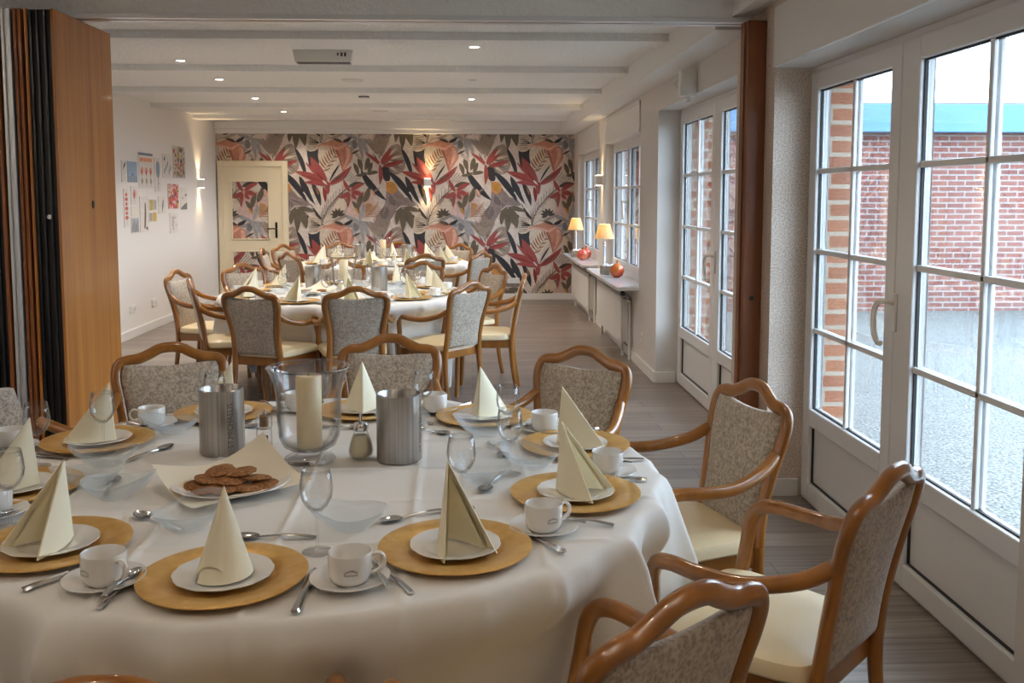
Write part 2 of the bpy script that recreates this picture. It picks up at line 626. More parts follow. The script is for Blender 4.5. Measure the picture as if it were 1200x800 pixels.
def Sw(c, w, *pts):
    for (x0, y0), (x1, y1) in zip(pts[:-1], pts[1:]):
        l = math.hypot(x1 - x0, y1 - y0) or 1
        nx, ny = -(y1 - y0) / l * w / 2, (x1 - x0) / l * w / 2
        WP.append((c, [Vector(p) for p in ((x0 + nx, y0 + ny, 0), (x1 + nx, y1 + ny, 0), (x1 - nx, y1 - ny, 0), (x0 - nx, y0 - ny, 0))]))
# soft pink ground patches
Pw('pink', (500, 620), (640, 560), (820, 620), (860, 760), (760, 830), (560, 820), (470, 740))
Pw('pink', (860, 800), (960, 780), (1000, 900), (900, 960), (840, 880))
# pale fan palm, upper right
Pw('taupe', (865, 40), (1000, 40), (985, 130), (925, 260), (890, 210))
for k in range(4):
    Sw('tauped', 3, (880 + 32 * k, 45), (920, 250))
Pw('taupe', (930, 330), (930, 270), (1010, 170), (1090, 150), (1135, 250), (1140, 370), (1070, 428), (990, 405))
for k in range(9):
    a = R(-62 + k * 15)
    Lw('cream' if k % 2 else 'tauped', 930, 300, 930 + 205 * math.cos(a), 300 + 165 * math.sin(a), 22)
# grey-mauve bell with orange throat
Pw('mauve', (975, 540), (1060, 540), (1100, 620), (1200, 660), (1240, 715), (1120, 735), (1050, 780), (1000, 850), (930, 850), (885, 790), (950, 700))
Pw('mauved', (985, 620), (1040, 650), (1080, 720), (1000, 700))
Pw('mauved', (900, 780), (960, 720), (990, 790), (940, 845))
Sw('rib', 3, (1010, 600), (1060, 680), (1050, 760))
Sw('rib', 3, (990, 610), (960, 720), (930, 800))
Pw('orange', (965, 510), (1010, 492), (1055, 520), (1065, 575), (1010, 610), (965, 570))
Pw('ochre', (985, 525), (1030, 515), (1040, 570), (1000, 585))
Sw('brown', 8, (925, 450), (950, 480), (975, 515))
# charcoal sword leaves
Lw('char', 985, 400, 1215, 690, 62, -18)
Lw('char', 725, 385, 968, 672, 64, 22)
Lw('char', 112, 180, 215, 470, 44, -14)
Lw('char', 148, 440, 300, 712, 62, 10)
Lw('char', 262, 500, 345, 722, 52, -12)
Pw('char', (212, 60), (236, 60), (236, 190), (345, 190), (335, 330), (300, 415), (240, 340))
Pw('char', (925, 360), (985, 368), (1002, 470), (968, 490), (935, 450))
Sw('white', 12, (185, 590), (260, 700), (330, 790))
Sw('white', 8, (240, 560), (290, 690), (340, 760))
# cream fronds with dark ribs, top left
Pw('cream', (232, 50), (345, 50), (330, 190), (225, 205))
for k in range(8):
    Sw('line', 4, (232, 62 + 19 * k), (335 - 3 * k, 74 + 16 * k))
# brown striped frond
Pw('cream', (345, 165), (440, 165), (530, 250), (520, 380), (430, 420), (335, 300))
for i in range(8):
    t = i / 7
    x, y = 380 + 110 * t, 395 - 150 * t
    Lw('brown', x, y, x - 62 + 40 * t, y - 82 - 10 * t, 15, -6)
    if i % 2 == 0:
        Lw('brown', x, y, x + 66 - 20 * t, y - 34 + 26 * t, 14, 5)
Sw('line', 4, (380, 395), (430, 335), (500, 235))
# salmon calla
Pw('salmon', (492, 205), (560, 172), (612, 160), (648, 215), (650, 275), (612, 335), (556, 402), (548, 330), (526, 262))
Pw('salmonl', (590, 180), (622, 190), (630, 250), (600, 320), (570, 365), (590, 270))
Pw('salmond', (486, 200), (520, 216), (546, 310), (556, 400), (524, 290))
for k in range(4):
    Sw('salmond', 2.5, (545 + 20 * k, 195), (556 + 6 * k, 372 - 14 * k))
Pw('salmon', (275, 186), (350, 150), (400, 112), (470, 88), (530, 108), (600, 148), (560, 168), (520, 196), (455, 172), (380, 158))
Pw('salmonl', (275, 188), (360, 152), (450, 160), (518, 178), (570, 150), (602, 148), (560, 178), (520, 200), (440, 176), (370, 166))
Lw('ochre', 420, 92, 500, 96, 26)
Lw('black', 425, 70, 440, 95, 8); Lw('black', 460, 66, 470, 95, 8); Lw('black', 490, 72, 480, 98, 8)
# olive bud leaves
for p in ((660, 320, 700, 440, 42, -8), (712, 258, 742, 400, 46, 6), (800, 268, 765, 390, 50, -6), (835, 315, 800, 430, 44, 8), (680, 440, 800, 405, 30, 6), (890, 405, 780, 430, 36, 6)):
    Lw('olive', *p, rib='olived')
# grey lily with long drooping petals
for p in ((705, 860, 560, 800, 44, -10), (705, 860, 748, 690, 46, 12), (705, 860, 880, 885, 52, 22), (700, 865, 580, 915, 40, -14), (705, 865, 800, 1050, 42, -20), (700, 870, 745, 1065, 36, -10), (690, 870, 640, 1000, 40, 10)):
    Lw('grey', *p, rib='greyd')
Pw('greyd', (655, 880), (690, 895), (700, 930), (672, 960), (650, 930))
Lw('rib', 660, 960, 770, 1080, 30, 14)
# olive upright leaves beside the lily
for p in ((700, 740, 745, 590, 50, -8), (750, 690, 800, 540, 52, 8), (640, 672, 705, 790, 40, -8)):
    Lw('olive', *p, rib='olived')
Lw('ochre', 668, 735, 708, 800, 22)
# red bird-of-paradise, large
for p in ((410, 520, 258, 262, 92, -10), (400, 500, 205, 310, 34, -6), (380, 500, 108, 400, 66, 8), (400, 530, 190, 502, 42, 12), (420, 525, 645, 345, 58, 16)):
    Lw('red', *p)
for p in ((395, 500, 300, 390, 20, -4), (360, 500, 170, 430, 14, 4), (440, 510, 600, 390, 16, 8)):
    Lw('redd', *p)
Pw('red', (385, 500), (432, 505), (428, 590), (405, 610), (392, 560))
Lw('redd', 372, 540, 388, 690, 34, -6)
Lw('white', 365, 478, 410, 525, 16)
Lw('black', 528, 335, 425, 500, 16, 4)
# red bird-of-paradise, small
for p in ((915, 340, 1025, 185, 48, -8), (935, 350, 1135, 298, 46, 6), (940, 330, 1055, 232, 30, -4), (925, 350, 765, 222, 34, 6), (905, 330, 903, 528, 40, -10)):
    Lw('red', *p)
Lw('redd', 950, 345, 1090, 305, 14); Lw('white', 900, 320, 925, 345, 14)
Lw('black', 840, 230, 890, 300, 8); Lw('black', 895, 240, 908, 290, 7)
# palm frond with thin ribs, bottom middle
Lw('cream', 355, 905, 600, 560, 120, 40)
sp = [(352, 905), (375, 820), (420, 735), (490, 650), (585, 560)]
Sw('line', 6, *sp)
for k in range(13):
    t = k / 12 * 3.999
    i = int(t)
    x, y = sp[i][0] + (sp[i + 1][0] - sp[i][0]) * (t - i), sp[i][1] + (sp[i + 1][1] - sp[i][1]) * (t - i)
    Sw('line', 3.6, (x, y), (x - 16 + k * 2, y - 95 + 3 * k))
    Sw('taupe' if k % 3 else 'line', 3.6, (x, y), (x + 86 - 2 * k, y - 58 + k))
for k in range(7):
    Sw('line', 5, (360 - 4 * k, 850 - 2 * k), (250 + 8 * k, 700 + 18 * k))
    Sw('line', 3, (345, 905), (250, 850 + 12 * k))
for k in range(6):
    Sw('line', 3.4, (560 + 18 * k, 480 + 6 * k), (620 + 22 * k, 400 + 10 * k))
# red orchid
Lw('olived', 610, 540, 765, 512, 46, -8)
for p in ((622, 588, 560, 470, 36, -6), (630, 580, 765, 508, 40, -8), (615, 590, 515, 645, 46, -10), (635, 590, 750, 622, 44, -6), (640, 600, 685, 658, 34, 8), (622, 600, 602, 735, 36, 10)):
    Lw('red', *p, rib='redd')
# drooping olive leaves with white stem
Sw('white', 8, (60, 760), (110, 720), (290, 735))
for p in ((108, 735, 62, 900, 52, 12), (112, 735, 122, 965, 60, -8), (128, 740, 210, 935, 76, -18), (128, 735, 295, 775, 44, -6)):
    Lw('olive', *p, rib='tauped')
# ochre frond
Sw('ochre', 5, (765, 830), (830, 760), (890, 680))
for k in range(6):
    Sw('brown', 5, (775 + 14 * k, 820 - 16 * k), (925 - 8 * k, 812 - 22 * k))
    Sw('ochre', 6, (775 + 14 * k, 820 - 16 * k), (775 + 8 * k, 690 + 2 * k))
# dark spiky cluster and small dark leaves
for k in range(7):
    a = R(150 + k * 34)
    Lw('olived', 505, 810, 505 + 72 * math.cos(a), 800 + 62 * math.sin(a), 26)
Lw('char', 560, 895, 645, 848, 34, 8)
Lw('olived', 640, 240, 720, 200, 18)

for p in ((60, 560, 140, 640, 30, 8), (75, 640, 190, 700, 34, -8)):
    Lw('mauve', *p, rib='mauved')
for k in range(6):
    Lw('taupe', 880, 1010, 760 + 46 * k, 850 + 6 * abs(k - 2), 30, 6, rib='tauped')
for k in range(5):
    Sw('tauped', 3, (430 + 14 * k, 130 - 30), (560 + 12 * k, 40))
Lw('olived', 560, 900, 470, 870, 26, 6); Lw('tauped', 600, 700, 560, 640, 22, 4); Lw('tauped', 840, 600, 900, 560, 24, -6)
Lw('salmonl', 820, 560, 870, 640, 26, 6); Lw('olive', 470, 470, 545, 430, 22, 4); Lw('brown', 325, 620, 300, 540, 18, 4)

def s2l(c):
    return lin(*c)
def clip(poly, a, lim, sign):
    out = []
    k = len(poly)
    for i in range(k):
        p, q = poly[i], poly[(i + 1) % k]
        dp, dq = sign * (p[a] - lim), sign * (q[a] - lim)
        if dp >= 0: out.append(p)
        if dp * dq < 0:
            t = dp / (dp - dq)
            out.append((p[0] + (q[0] - p[0]) * t, p[1] + (q[1] - p[1]) * t))
    return out

def coloured_mesh(name, faces, mat, parent=None):
    """faces: list of (3-D points, colour)"""
    vs, fs, cs = [], [], []
    for pts, c in faces:
        o = len(vs)
        vs += pts
        fs.append(tuple(range(o, o + len(pts))))
        cs.append(c)
    me = bpy.data.meshes.new(name)
    me.from_pydata(vs, [], fs)
    at = me.attributes.new('print', 'FLOAT_COLOR', 'FACE')
    for i, c in enumerate(cs):
        at.data[i].color = c
    me.materials.append(mat)
    ob = bpy.data.objects.new(name, me)
    COL.objects.link(ob)
    if parent: ob.parent = parent
    return ob

def wallpaper_faces(x0, x1, z0, z1, y):
    fx = lambda u: -3.59 + (330 + u / 8 - 253) / 83.2
    fz = lambda v: 2.36 - (150 + v / 8 - 157) / 82.2
    fc = [([(x0, y, z0), (x1, y, z0), (x1, y, z1), (x0, y, z1)], s2l(C_['bg']))]
    tw, th = 996 / 8 / 83.2, 768 / 8 / 82.2
    lay = 0
    for c, pts in WP:
        lay += 1
        P = [(fx(p.x), fz(p.y)) for p in pts]
        cx0, cx1 = min(p[0] for p in P), max(p[0] for p in P)
        cz0, cz1 = min(p[1] for p in P), max(p[1] for p in P)
        for i in range(-3, 5):
            if cx1 + i * tw < x0 or cx0 + i * tw > x1: continue
            for j in range(-4, 3):
                if cz1 + j * th < z0 or cz0 + j * th > z1: continue
                q = [(a + i * tw, b + j * th) for a, b in P]
                for ax, lim, sg in ((0, x0, 1), (0, x1, -1), (1, z0, 1), (1, z1, -1)):
                    q = clip(q, ax, lim, sg)
                    if len(q) < 3: break
                if len(q) >= 3:
                    fc.append(([(a, y - 0.00003 * lay, b) for a, b in q], s2l(C_[c])))
    return fc
o = coloured_mesh('wall_paper', wallpaper_faces(-3.595, XR, 0.0, 2.37, YB), M['wallpaper'])
o['kind'] = 'structure'

# ------------------------------------------------------------------ inner door in the back wall
dr = thing('door_3', (0, 0, 0), kind='structure')
mb = MB()
for x0, x1, z0, z1, e in ((-3.585, -3.50, 0, 1.985, 1), (-2.685, -2.60, 0, 1.985, 1), (-3.50, -2.685, 1.895, 1.985, 0)):
    mb.box(x0, x1, YB - 0.035, YB, z0, z1)
    q = 0.012 if e else -0.012
    mb.box(x0 + q, x1 - q, YB - 0.05, YB - 0.0351, z0 + (0 if e else 0.012), z1 - 0.012)
mb.build('door_frame', M['door_cream'], dr, bevel=0.006)
mb = MB()
px0, px1 = -3.40, -2.86
for x0, x1, z0, z1 in ((-3.51, px0, 0.01, 1.90), (px1, -2.675, 0.01, 1.90), (px0, px1, 1.71, 1.90), (px0, px1, 0.72, 0.87), (px0, px1, 0.01, 0.14)):
    mb.box(x0, x1, YB - 0.030, YB - 0.002, z0, z1)
mb.build('door_leaf', M['door_cream'], dr, bevel=0.002)
for z0, z1 in ((0.87, 1.71), (0.14, 0.72)):
    coloured_mesh('door_panel', wallpaper_faces(px0, px1, z0, z1, YB - 0.016), M['wallpaper'], dr)
    fr = MB()
    for a, b, c, d in ((px0, px1, z1 - 0.02, z1), (px0, px1, z0, z0 + 0.02), (px0, px0 + 0.02, z0, z1), (px1 - 0.02, px1, z0, z1)):
        fr.box(a, b, YB - 0.038, YB - 0.02, c, d)
    fr.build('panel_moulding', M['door_cream'], dr, bevel=0.004)
h = MB().box(-2.785, -2.755, YB - 0.042, YB - 0.03, 0.90, 1.12).tube([(-2.77, YB - 0.035, 1.03), (-2.77, YB - 0.08, 1.03)], 0.009, 8)
h.tube(catmull([(-2.77, YB - 0.08, 1.03), (-2.82, YB - 0.085, 1.032), (-2.89, YB - 0.08, 1.028)], 4), 0.009, 8)
h.build('door_handle', M['iron'], dr, True)

# ------------------------------------------------------------------ glazed double doors and windows in the right wall
def leaf(parent, x, y0, y1, z0, z1, sl, sr, top, bot, rows, panel, thick=0.06, bar=0.024, name='door_leaf'):
    """sash in the plane x=const; glass area rows x 2; optional solid panel below"""
    gy0, gy1 = y0 + sl, y1 - sr
    gz0, gz1 = (panel[1] + 0.085, z1 - top) if panel else (z0 + bot, z1 - top)
    mb = MB()
    mb.box(x, x + thick, y0, gy0, z0, z1).box(x, x + thick, gy1, y1, z0, z1)
    mb.box(x, x + thick, gy0, gy1, gz1, z1)
    if panel:
        mb.box(x, x + thick, gy0, gy1, z0, panel[0]).box(x, x + thick, gy0, gy1, panel[1], gz0)
    else:
        mb.box(x, x + thick, gy0, gy1, z0, gz0)
    l = mb.build(name, M['pvc'], parent, bevel=0.006)
    g = 0.006
    k = MB()
    def ring(ya, yb, za, zb, xx):
        for a, b, c, d in ((ya, yb, za, za + g), (ya, yb, zb - g, zb), (ya, ya + g, za, zb), (yb - g, yb, za, zb)):
            k.box(xx, xx + 0.012, a, b, c, d)
    ring(gy0, gy1, gz0, gz1, x + 0.018)
    if panel:
        ring(gy0, gy1, panel[0], panel[1], x + 0.018)
    k.build('gasket', M['pvc_gasket'], l)
    MB().box(x + 0.030, x + 0.034, gy0, gy1, gz0, gz1).build('pane', M['pane'], l)
    if panel:
        MB().box(x + 0.028, x + 0.05, gy0, gy1, panel[0], panel[1]).build('door_panel', M['pvc'], l)
    b = MB()
    ym = (gy0 + gy1) / 2
    for xa, xb in ((x + 0.012, x + 0.028), (x + 0.036, x + 0.052)):
        b.box(xa, xb, ym - bar / 2, ym + bar / 2, gz0, gz1)
        for r in range(1, rows):
            zz = gz0 + (gz1 - gz0) * r / rows
            b.box(xa, xb, gy0, gy1, zz - bar / 2, zz + bar / 2)
    b.build('glazing_bar', M['pvc'], l, bevel=0.004)
    return l

def casing(parent, x, y0, y1, z0, z1, w=0.06, t=0.075, sill=True):
    mb = MB().box(x, x + t, y0, y0 + w, z0, z1).box(x, x + t, y1 - w, y1, z0, z1).box(x, x + t, y0 + w, y1 - w, z1 - w, z1)
    if sill:
        mb.box(x, x + t, y0 + w, y1 - w, z0, z0 + 0.035)
    mb.build('door_frame', M['pvc'], parent, bevel=0.004)

def pull(parent, x, y, z, dirn=1):
    p = MB().box(x - 0.012, x, y - 0.016, y + 0.016, z - 0.06, z + 0.09)
    p.build('handle_plate', M['plastic_white'], parent, bevel=0.004)
    for dy in (0.02,):
        c = catmull([(x - 0.01, y, z + 0.055), (x - 0.045, y + 0.004, z + 0.06), (x - 0.06, y + 0.03 * dirn, z + 0.05), (x - 0.062, y + 0.055 * dirn, z + 0.01), (x - 0.06, y + 0.058 * dirn, z - 0.06), (x - 0.055, y + 0.04 * dirn, z - 0.10), (x - 0.05, y + 0.015 * dirn, z - 0.108)], 6)
        MB().tube(c, 0.0115, 10).build('handle', M['handle_white'], parent, True)

DX = 1.64
def glazed_door(name, y0, y1, ztop, ymid, with_handle):
    d = thing(name, (0, 0, 0), kind='structure')
    casing(d, DX + 0.01, y0, y1, 0, ztop)
    leaf(d, DX, ymid, y1 - 0.03, 0.012, ztop - 0.03, 0.085, 0.085, 0.085, 0.1, 4, (0.10, 0.385))
    leaf(d, DX, y0 + 0.03, ymid - 0.002, 0.012, ztop - 0.03, 0.085, 0.145, 0.085, 0.1, 4, (0.10, 0.385))
    pull(d, DX, ymid - 0.02 if with_handle else ymid - 0.05, 1.04)
    return d
glazed_door('door_1', D1[0], D1[1], 2.12, 3.60, True)
glazed_door('door_2', D2[0], D2[1], 2.17, 6.37, False)
# emergency-exit style lower door bolt plate is not shown; windows follow
WX = 1.545
def window(name, y0, y1):
    w = thing(name, (0, 0, 0), kind='structure')
    z0, z1 = 0.735, 2.06
    t = MB().box(WX + 0.01, WX + 0.08, y0, y0 + 0.05, z0, z1).box(WX + 0.01, WX + 0.08, y1 - 0.05, y1, z0, z1).box(WX + 0.01, WX + 0.08, y0, y1, z1 - 0.05, z1).box(WX + 0.01, WX + 0.08, y0, y1, z0 - 0.04, z0 + 0.04)
    t.build('window_frame', M['pvc'], w, bevel=0.004)
    ym = (y0 + y1) / 2
    for a, b in ((y0 + 0.04, ym), (ym + 0.001, y1 - 0.04)):
        leaf(w, WX, a, b, z0 + 0.025, z1 - 0.03, 0.07, 0.07, 0.07, 0.07, 3, None, name='window_sash')
    pull(w, WX, ym, 1.38, -1)
window('window_1', *W1)
window('window_2', *W2)

# sills (stone boards)
def sill(y0, y1, label):
    o = MB().prism([(y0, 1.27), (y1, 1.27), (y1, WX + 0.012), (y0, WX + 0.012)], 0.665, 0.70, 'z')
    o = MB().box(1.265, WX + 0.012, y0, y1, 0.665, 0.70).build('window_sill', M['marble'], None, bevel=0.008)
    return tag(o, label, 'windowsill')
sill(W2[0] - 0.03, W2[1] + 0.03, 'pale stone windowsill above the nearer radiator, holding lamp and orange ornament')
sill(W1[0] - 0.03, W1[1] + 0.03, 'pale stone windowsill above the farther radiator next to patterned wall')

# radiators
def radiator(y0, y1, label):
    r = thing('radiator', (1.40, (y0 + y1) / 2, 0.0), 0, label, 'radiator', 'radiators under the windows')
    L = (y1 - y0) / 2
    MB().box(-0.035, -0.015, -L, L, 0.13, 0.57).box(0.02, 0.04, -L, L, 0.13, 0.57).box(-0.03, 0.03, -L + 0.01, L - 0.01, 0.15, 0.55).build('radiator_panel', M['radiator'], r, bevel=0.008)
    g = MB()
    for k in range(int(L * 2 / 0.05)):
        y = -L + 0.03 + k * 0.05
        g.box(-0.032, 0.038, y, y + 0.035, 0.568, 0.575)
    g.build('top_grille', M['radiator'], r)
    v = MB().lathe([(0, 0), (0.022, 0), (0.024, 0.05), (0.018, 0.075), (0, 0.08)], 14).build('thermostat_valve', M['dark_grey'], r, True, loc=(-0.02, -L - 0.002, 0.515))
    v.rotation_euler = (R(-90), 0, 0)
    v.location = (-0.01, -L + 0.02, 0.60)
    p = MB().tube(catmull([(0.03, -L, 0.535), (0.035, -L - 0.06, 0.53), (0.038, -L - 0.075, 0.49), (0.038, -L - 0.075, 0.0)], 5), 0.010, 8)
    p.tube([(0.038, -L - 0.04, 0.17), (0.038, -L - 0.04, 0.0)], 0.009, 8)
    p.build('pipe', M['radiator'], r, True)
    MB().lathe([(0, 0), (0.016, 0), (0.016, 0.004), (0, 0.005)], 14).build('end_plug', M['alu'], r, True, loc=(-0.036, -L + 0.06, 0.18)).rotation_euler = (0, R(-90), 0)
    f = MB()
    for y in (-L + 0.15, L - 0.15):
        f.box(0.0, 0.02, y, y + 0.03, 0.0, 0.14)
    f.build('foot', M['radiator'], r)
radiator(8.62, 10.30, 'white panel radiator under the nearer window with sill lamp')
radiator(11.10, 12.95, 'white panel radiator under the farther window beside patterned wall')

# ------------------------------------------------------------------ partition: rail, post, folded panels
rl = MB().box(-3.4, 1.40, 4.80, 4.845, 2.372, 2.396).box(-3.4, 1.40, 4.875, 4.92, 2.372, 2.396)
struct('trim_7', rl, M['alu'])
ps = MB().box(1.375, XR, 4.74, 4.86, 0, 2.372).box(1.366, 1.378, 4.78, 4.84, 0, 2.372)
o = ps.build('wooden_post', M['post_wood'], None, bevel=0.004)
tag(o, 'dark brown wooden door post against the flecked pier', 'post')
l = MB().lathe([(0, 0), (0.012, 0), (0.012, 0.006), (0, 0.008)], 12).build('post_lock', M['iron'], o, True, loc=(1.42, 4.738, 0.985))
l.rotation_euler = (R(90), 0, 0)

def partition_panel(x0, x1, y0, y1, face, edge, label, seal=True, keyhole=False):
    p = thing('folding_partition_panel', ((x0 + x1) / 2, (y0 + y1) / 2, 0), 0, label, 'partition panel', 'folded partition panels')
    w, d = (x1 - x0) / 2, (y1 - y0) / 2
    MB().box(-w + 0.012, w - 0.012, -d + 0.01, d, 0.015, 2.365).build('panel_core', edge, p)
    for s in (-1, 1):
        v = MB().box(min(s * w, s * (w - 0.014)), max(s * w, s * (w - 0.014)), -d, d, 0.012, 2.368).build('veneer_face', face, p, bevel=0.002)
    if seal:
        s_ = MB()
        for k in (-0.55, -0.1, 0.4):
            s_.box(w * k - 0.004, w * k + 0.004, -d - 0.004, -d + 0.011, 0.02, 2.36)
        s_.build('edge_seal', M['black_gloss'], p)
    if keyhole:
        k = MB().prism([(0.012 * math.cos(a), 0.02 * math.sin(a)) for a in [2 * PI * i / 14 for i in range(14)]], 0, 0.004, 'x').build('keyhole', M['iron'], p, loc=(w, 0.03, 1.46))
        MB().lathe([(0, 0), (0.011, 0), (0.011, 0.005), (0, 0.007)], 12).build('edge_screw', M['alu'], p, True, loc=(0.01, -d + 0.011, 1.405)).rotation_euler = (R(90), 0, 0)
    h = MB()
    for yy in (-d * 0.5, d * 0.5):
        h.tube([(0, yy, 2.36), (0, yy, 2.395)], 0.008, 8)
    h.build('hanger', M['alu'], p)
    return p
partition_panel(-2.07, -1.935, 4.56, 5.26, M['veneer'], M['black'], 'orange-brown folding partition panel facing the room, with keyhole', True, True)
partition_panel(-2.118, -2.082, 4.555, 5.25, M['veneer_dark'], M['veneer_dark'], 'brown folding partition panel second in the stack, edge in wood', False)
partition_panel(-2.172, -2.128, 4.55, 5.24, M['alu'], M['alu'], 'silver metal-edged folding partition panel third in the stack', False)
partition_panel(-2.30, -2.182, 4.54, 5.23, M['veneer_dark'], M['black'], 'dark-edged folding partition panel last in the stack at the left', True)

# ------------------------------------------------------------------ chairs
def Bz(z):                       # how far the back leans at height z
    t = max(0.0, (z - 0.42) / 0.48)
    return -0.215 - 0.055 * t - 0.045 * t * t

FW = 0.020
half = [(0.178, 0.40), (0.172, 0.50), (0.176, 0.60), (0.191, 0.70), (0.204, 0.765), (0.204, 0.810), (0.190, 0.838), (0.160, 0.849), (0.122, 0.853), (0.084, 0.868), (0.042, 0.889), (0.0, 0.894)]
def frame_path():
    r = [(x, Bz(z), z) for x, z in half]
    l = [(-x, y, z) for x, y, z in r[:-1]]
    return catmull(r + l[::-1], 4)

def pad_outline():
    c = catmull([(-0.158, 0.44, 0), (-0.153, 0.52, 0), (-0.158, 0.62, 0), (-0.176, 0.72, 0), (-0.185, 0.795, 0), (-0.176, 0.833, 0)], 4)
    left = [(p.x, p.y) for p in c]
    top = [(-0.176 + 0.352 * t, 0.833 + 0.014 * (math.sin(PI * t) ** 0.6 - 0) - 0.024 * math.sin(PI * t)) for t in [i / 12 for i in range(1, 12)]]
    right = [(-x, z) for x, z in left[::-1]]
    return left + top + right

def make_pad():
    """upholstered back: bulging front and rear skins inside a closed outline"""
    ol = pad_outline()
    k = len(ol)
    cx, cz = 0.0, 0.63
    mb = MB()
    vs, fs = [], []
    rings = [(0.0, 1), (0.35, 1), (0.65, 1), (0.88, 1), (1.0, 0.45)]
    for side in (1, -1):
        for t, _ in rings:
            for x, z in ol:
                px, pz = cx + (x - cx) * t, cz + (z - cz) * t
                th = 0.010 + 0.016 * (1 - t ** 3) if t < 1 else 0.008
                vs.append((px, Bz(pz) + 0.004 + side * th, pz))
    n = len(rings)
    for s in range(2):
        for r in range(n - 1):
            for i in range(k):
                j = (i + 1) % k
                a, b = (s * n + r) * k, (s * n + r + 1) * k
                fs.append((a + i, a + j, b + j, b + i))
    a, b = (n - 1) * k, (2 * n - 1) * k
    for i in range(k):
        j = (i + 1) % k
        fs.append((a + i, a + j, b + j, b + i))
    return mb.add(vs, fs)

def make_seat():
    def fn(u, v):
        a = 2 * PI * u
        ca, sa = math.cos(a), math.sin(a)
        e = 0.30
        x = math.copysign(abs(ca) ** e, ca)
        y = math.copysign(abs(sa) ** e, sa)
        prof = [(0.97, 0.425), (1.0, 0.432), (1.0, 0.452), (0.97, 0.466), (0.86, 0.476), (0.5, 0.484), (0.0, 0.486)]
        r, z = prof[min(6, int(round(v * 6)))]
        w = 0.228 + 0.022 * (y * r)
        return (x * r * w, 0.01 + y * r * 0.222, z)
    return MB().grid(fn, 48, 7, True)

def make_chair():
    t = thing('dining_chair', label='x', cat='chair')
    p = frame_path()
    MB().tube(p, [FW] * len(p), 12, flat=(0.86, 1.06), up=(0, 1, 0.15)).build('back_frame', M['chair_wood'], t, True)
    make_pad().build('backrest', M['upholstery'], t, 'all')
    make_seat().build('seat', M['seat_vinyl'], t, True)
    a = MB()
    pts = [(-0.185, -0.205), (0.185, -0.205), (0.222, 0.205), (-0.222, 0.205)]
    a.prism(pts, 0.365, 0.428, 'z')
    a.build('seat_rail', M['chair_wood'], t, bevel=0.008)
    for s in (-1, 1):
        q = catmull([(s * 0.178, -0.213, 0.43), (s * 0.180, -0.215, 0.33), (s * 0.186, -0.232, 0.17), (s * 0.192, -0.262, 0.0)], 5)
        MB().tube(q, [0.021 - 0.006 * i / (len(q) - 1) for i in range(len(q))], 10, up=(0, 1, 0)).build('leg', M['chair_wood'], t, True)
        q = catmull([(s * 0.222, 0.185, 0.46), (s * 0.222, 0.186, 0.34), (s * 0.221, 0.190, 0.17), (s * 0.219, 0.195, 0.0)], 5)
        MB().tube(q, [0.022 - 0.006 * i / (len(q) - 1) for i in range(len(q))], 10, up=(0, 1, 0)).build('leg', M['chair_wood'], t, True)
        q = catmull([(s * 0.196, Bz(0.70) + 0.006, 0.715), (s * 0.222, -0.19, 0.675), (s * 0.256, -0.08, 0.648), (s * 0.268, 0.03, 0.648), (s * 0.264, 0.105, 0.652), (s * 0.256, 0.148, 0.640), (s * 0.246, 0.166, 0.605), (s * 0.236, 0.172, 0.54), (s * 0.224, 0.183, 0.44)], 5)
        MB().tube(q, [0.0195] * len(q), 12, flat=(1.0, 0.92), up=(0.2, 0.2, 1)).build('armrest', M['chair_wood'], t, True)
    return t
CH = Kind(make_chair)
CHAIRS = []
def chair(x, y, facing_deg, label, group, rad=None):
    """x,y is the point under the crest of the back; the chair looks along facing_deg"""
    f = R(facing_deg)
    ox, oy = x + 0.31 * math.cos(f), y + 0.31 * math.sin(f)
    CHAIRS.append((ox, oy, f))
    return CH.place((ox, oy, 0), f - PI / 2, label, group)

NT, MT, FT = (-0.44, 2.60), (-1.0, 7.45), (-1.0, 10.85)
def inward(c, x, y, off=0):
    return math.degrees(math.atan2(c[1] - y, c[0] - x)) + off
g1 = 'chairs around the near table'
chair(0.335, 1.40, 127.5, 'wooden armchair with its back to camera at the bottom right', g1)
chair(0.945, 2.035, 136, 'wooden armchair seen side-on in front of the near glazed door', g1)
chair(0.92, 3.00, 196, 'wooden armchair facing left beside the flecked pier, cream seat visible', g1)
chair(0.445, 3.70, inward(NT, 0.445, 3.70), 'wooden armchair behind the near table at the back right', g1)
chair(-0.354, 4.06, inward(NT, -0.354, 4.06), 'wooden armchair behind the near table, beyond the tall candle vase', g1)
chair(-1.225, 3.86, -75, 'wooden armchair behind the near table in front of wooden partition', g1)
chair(-0.47, 1.155, 94, 'wooden armchair whose crest just shows at the bottom left edge', g1)
g2 = 'chairs around the middle table'
for x, y, lab in ((-1.47, 6.25, 'wooden armchair with its back to camera, front left at the middle table'),
                  (-0.76, 6.22, 'wooden armchair with its back to camera, front centre at the middle table'),
                  (0.0, 6.58, 'wooden armchair with pale sunlit back, front right at the middle table'),
                  (0.40, 7.20, 'wooden armchair side-on at the right of the middle table'),
                  (0.20, 8.13, 'wooden armchair facing camera at the back right of middle table'),
                  (-0.44, 8.60, 'wooden armchair facing camera at the back of middle table, right of vase'),
                  (-1.20, 8.75, 'wooden armchair facing camera at the middle table directly behind its vase'),
                  (-2.02, 8.38, 'wooden armchair facing camera at the back left of middle table'),
                  (-2.38, 7.70, 'wooden armchair at the left of middle table, nearest the white wall'),
                  (-2.03, 6.86, 'wooden armchair side-on at the front left of middle table')):
    chair(x, y, inward(MT, x, y, {-2.03: -10, 0.40: 6}.get(x, 0)), lab, g2)
g3 = 'chairs around the far table'
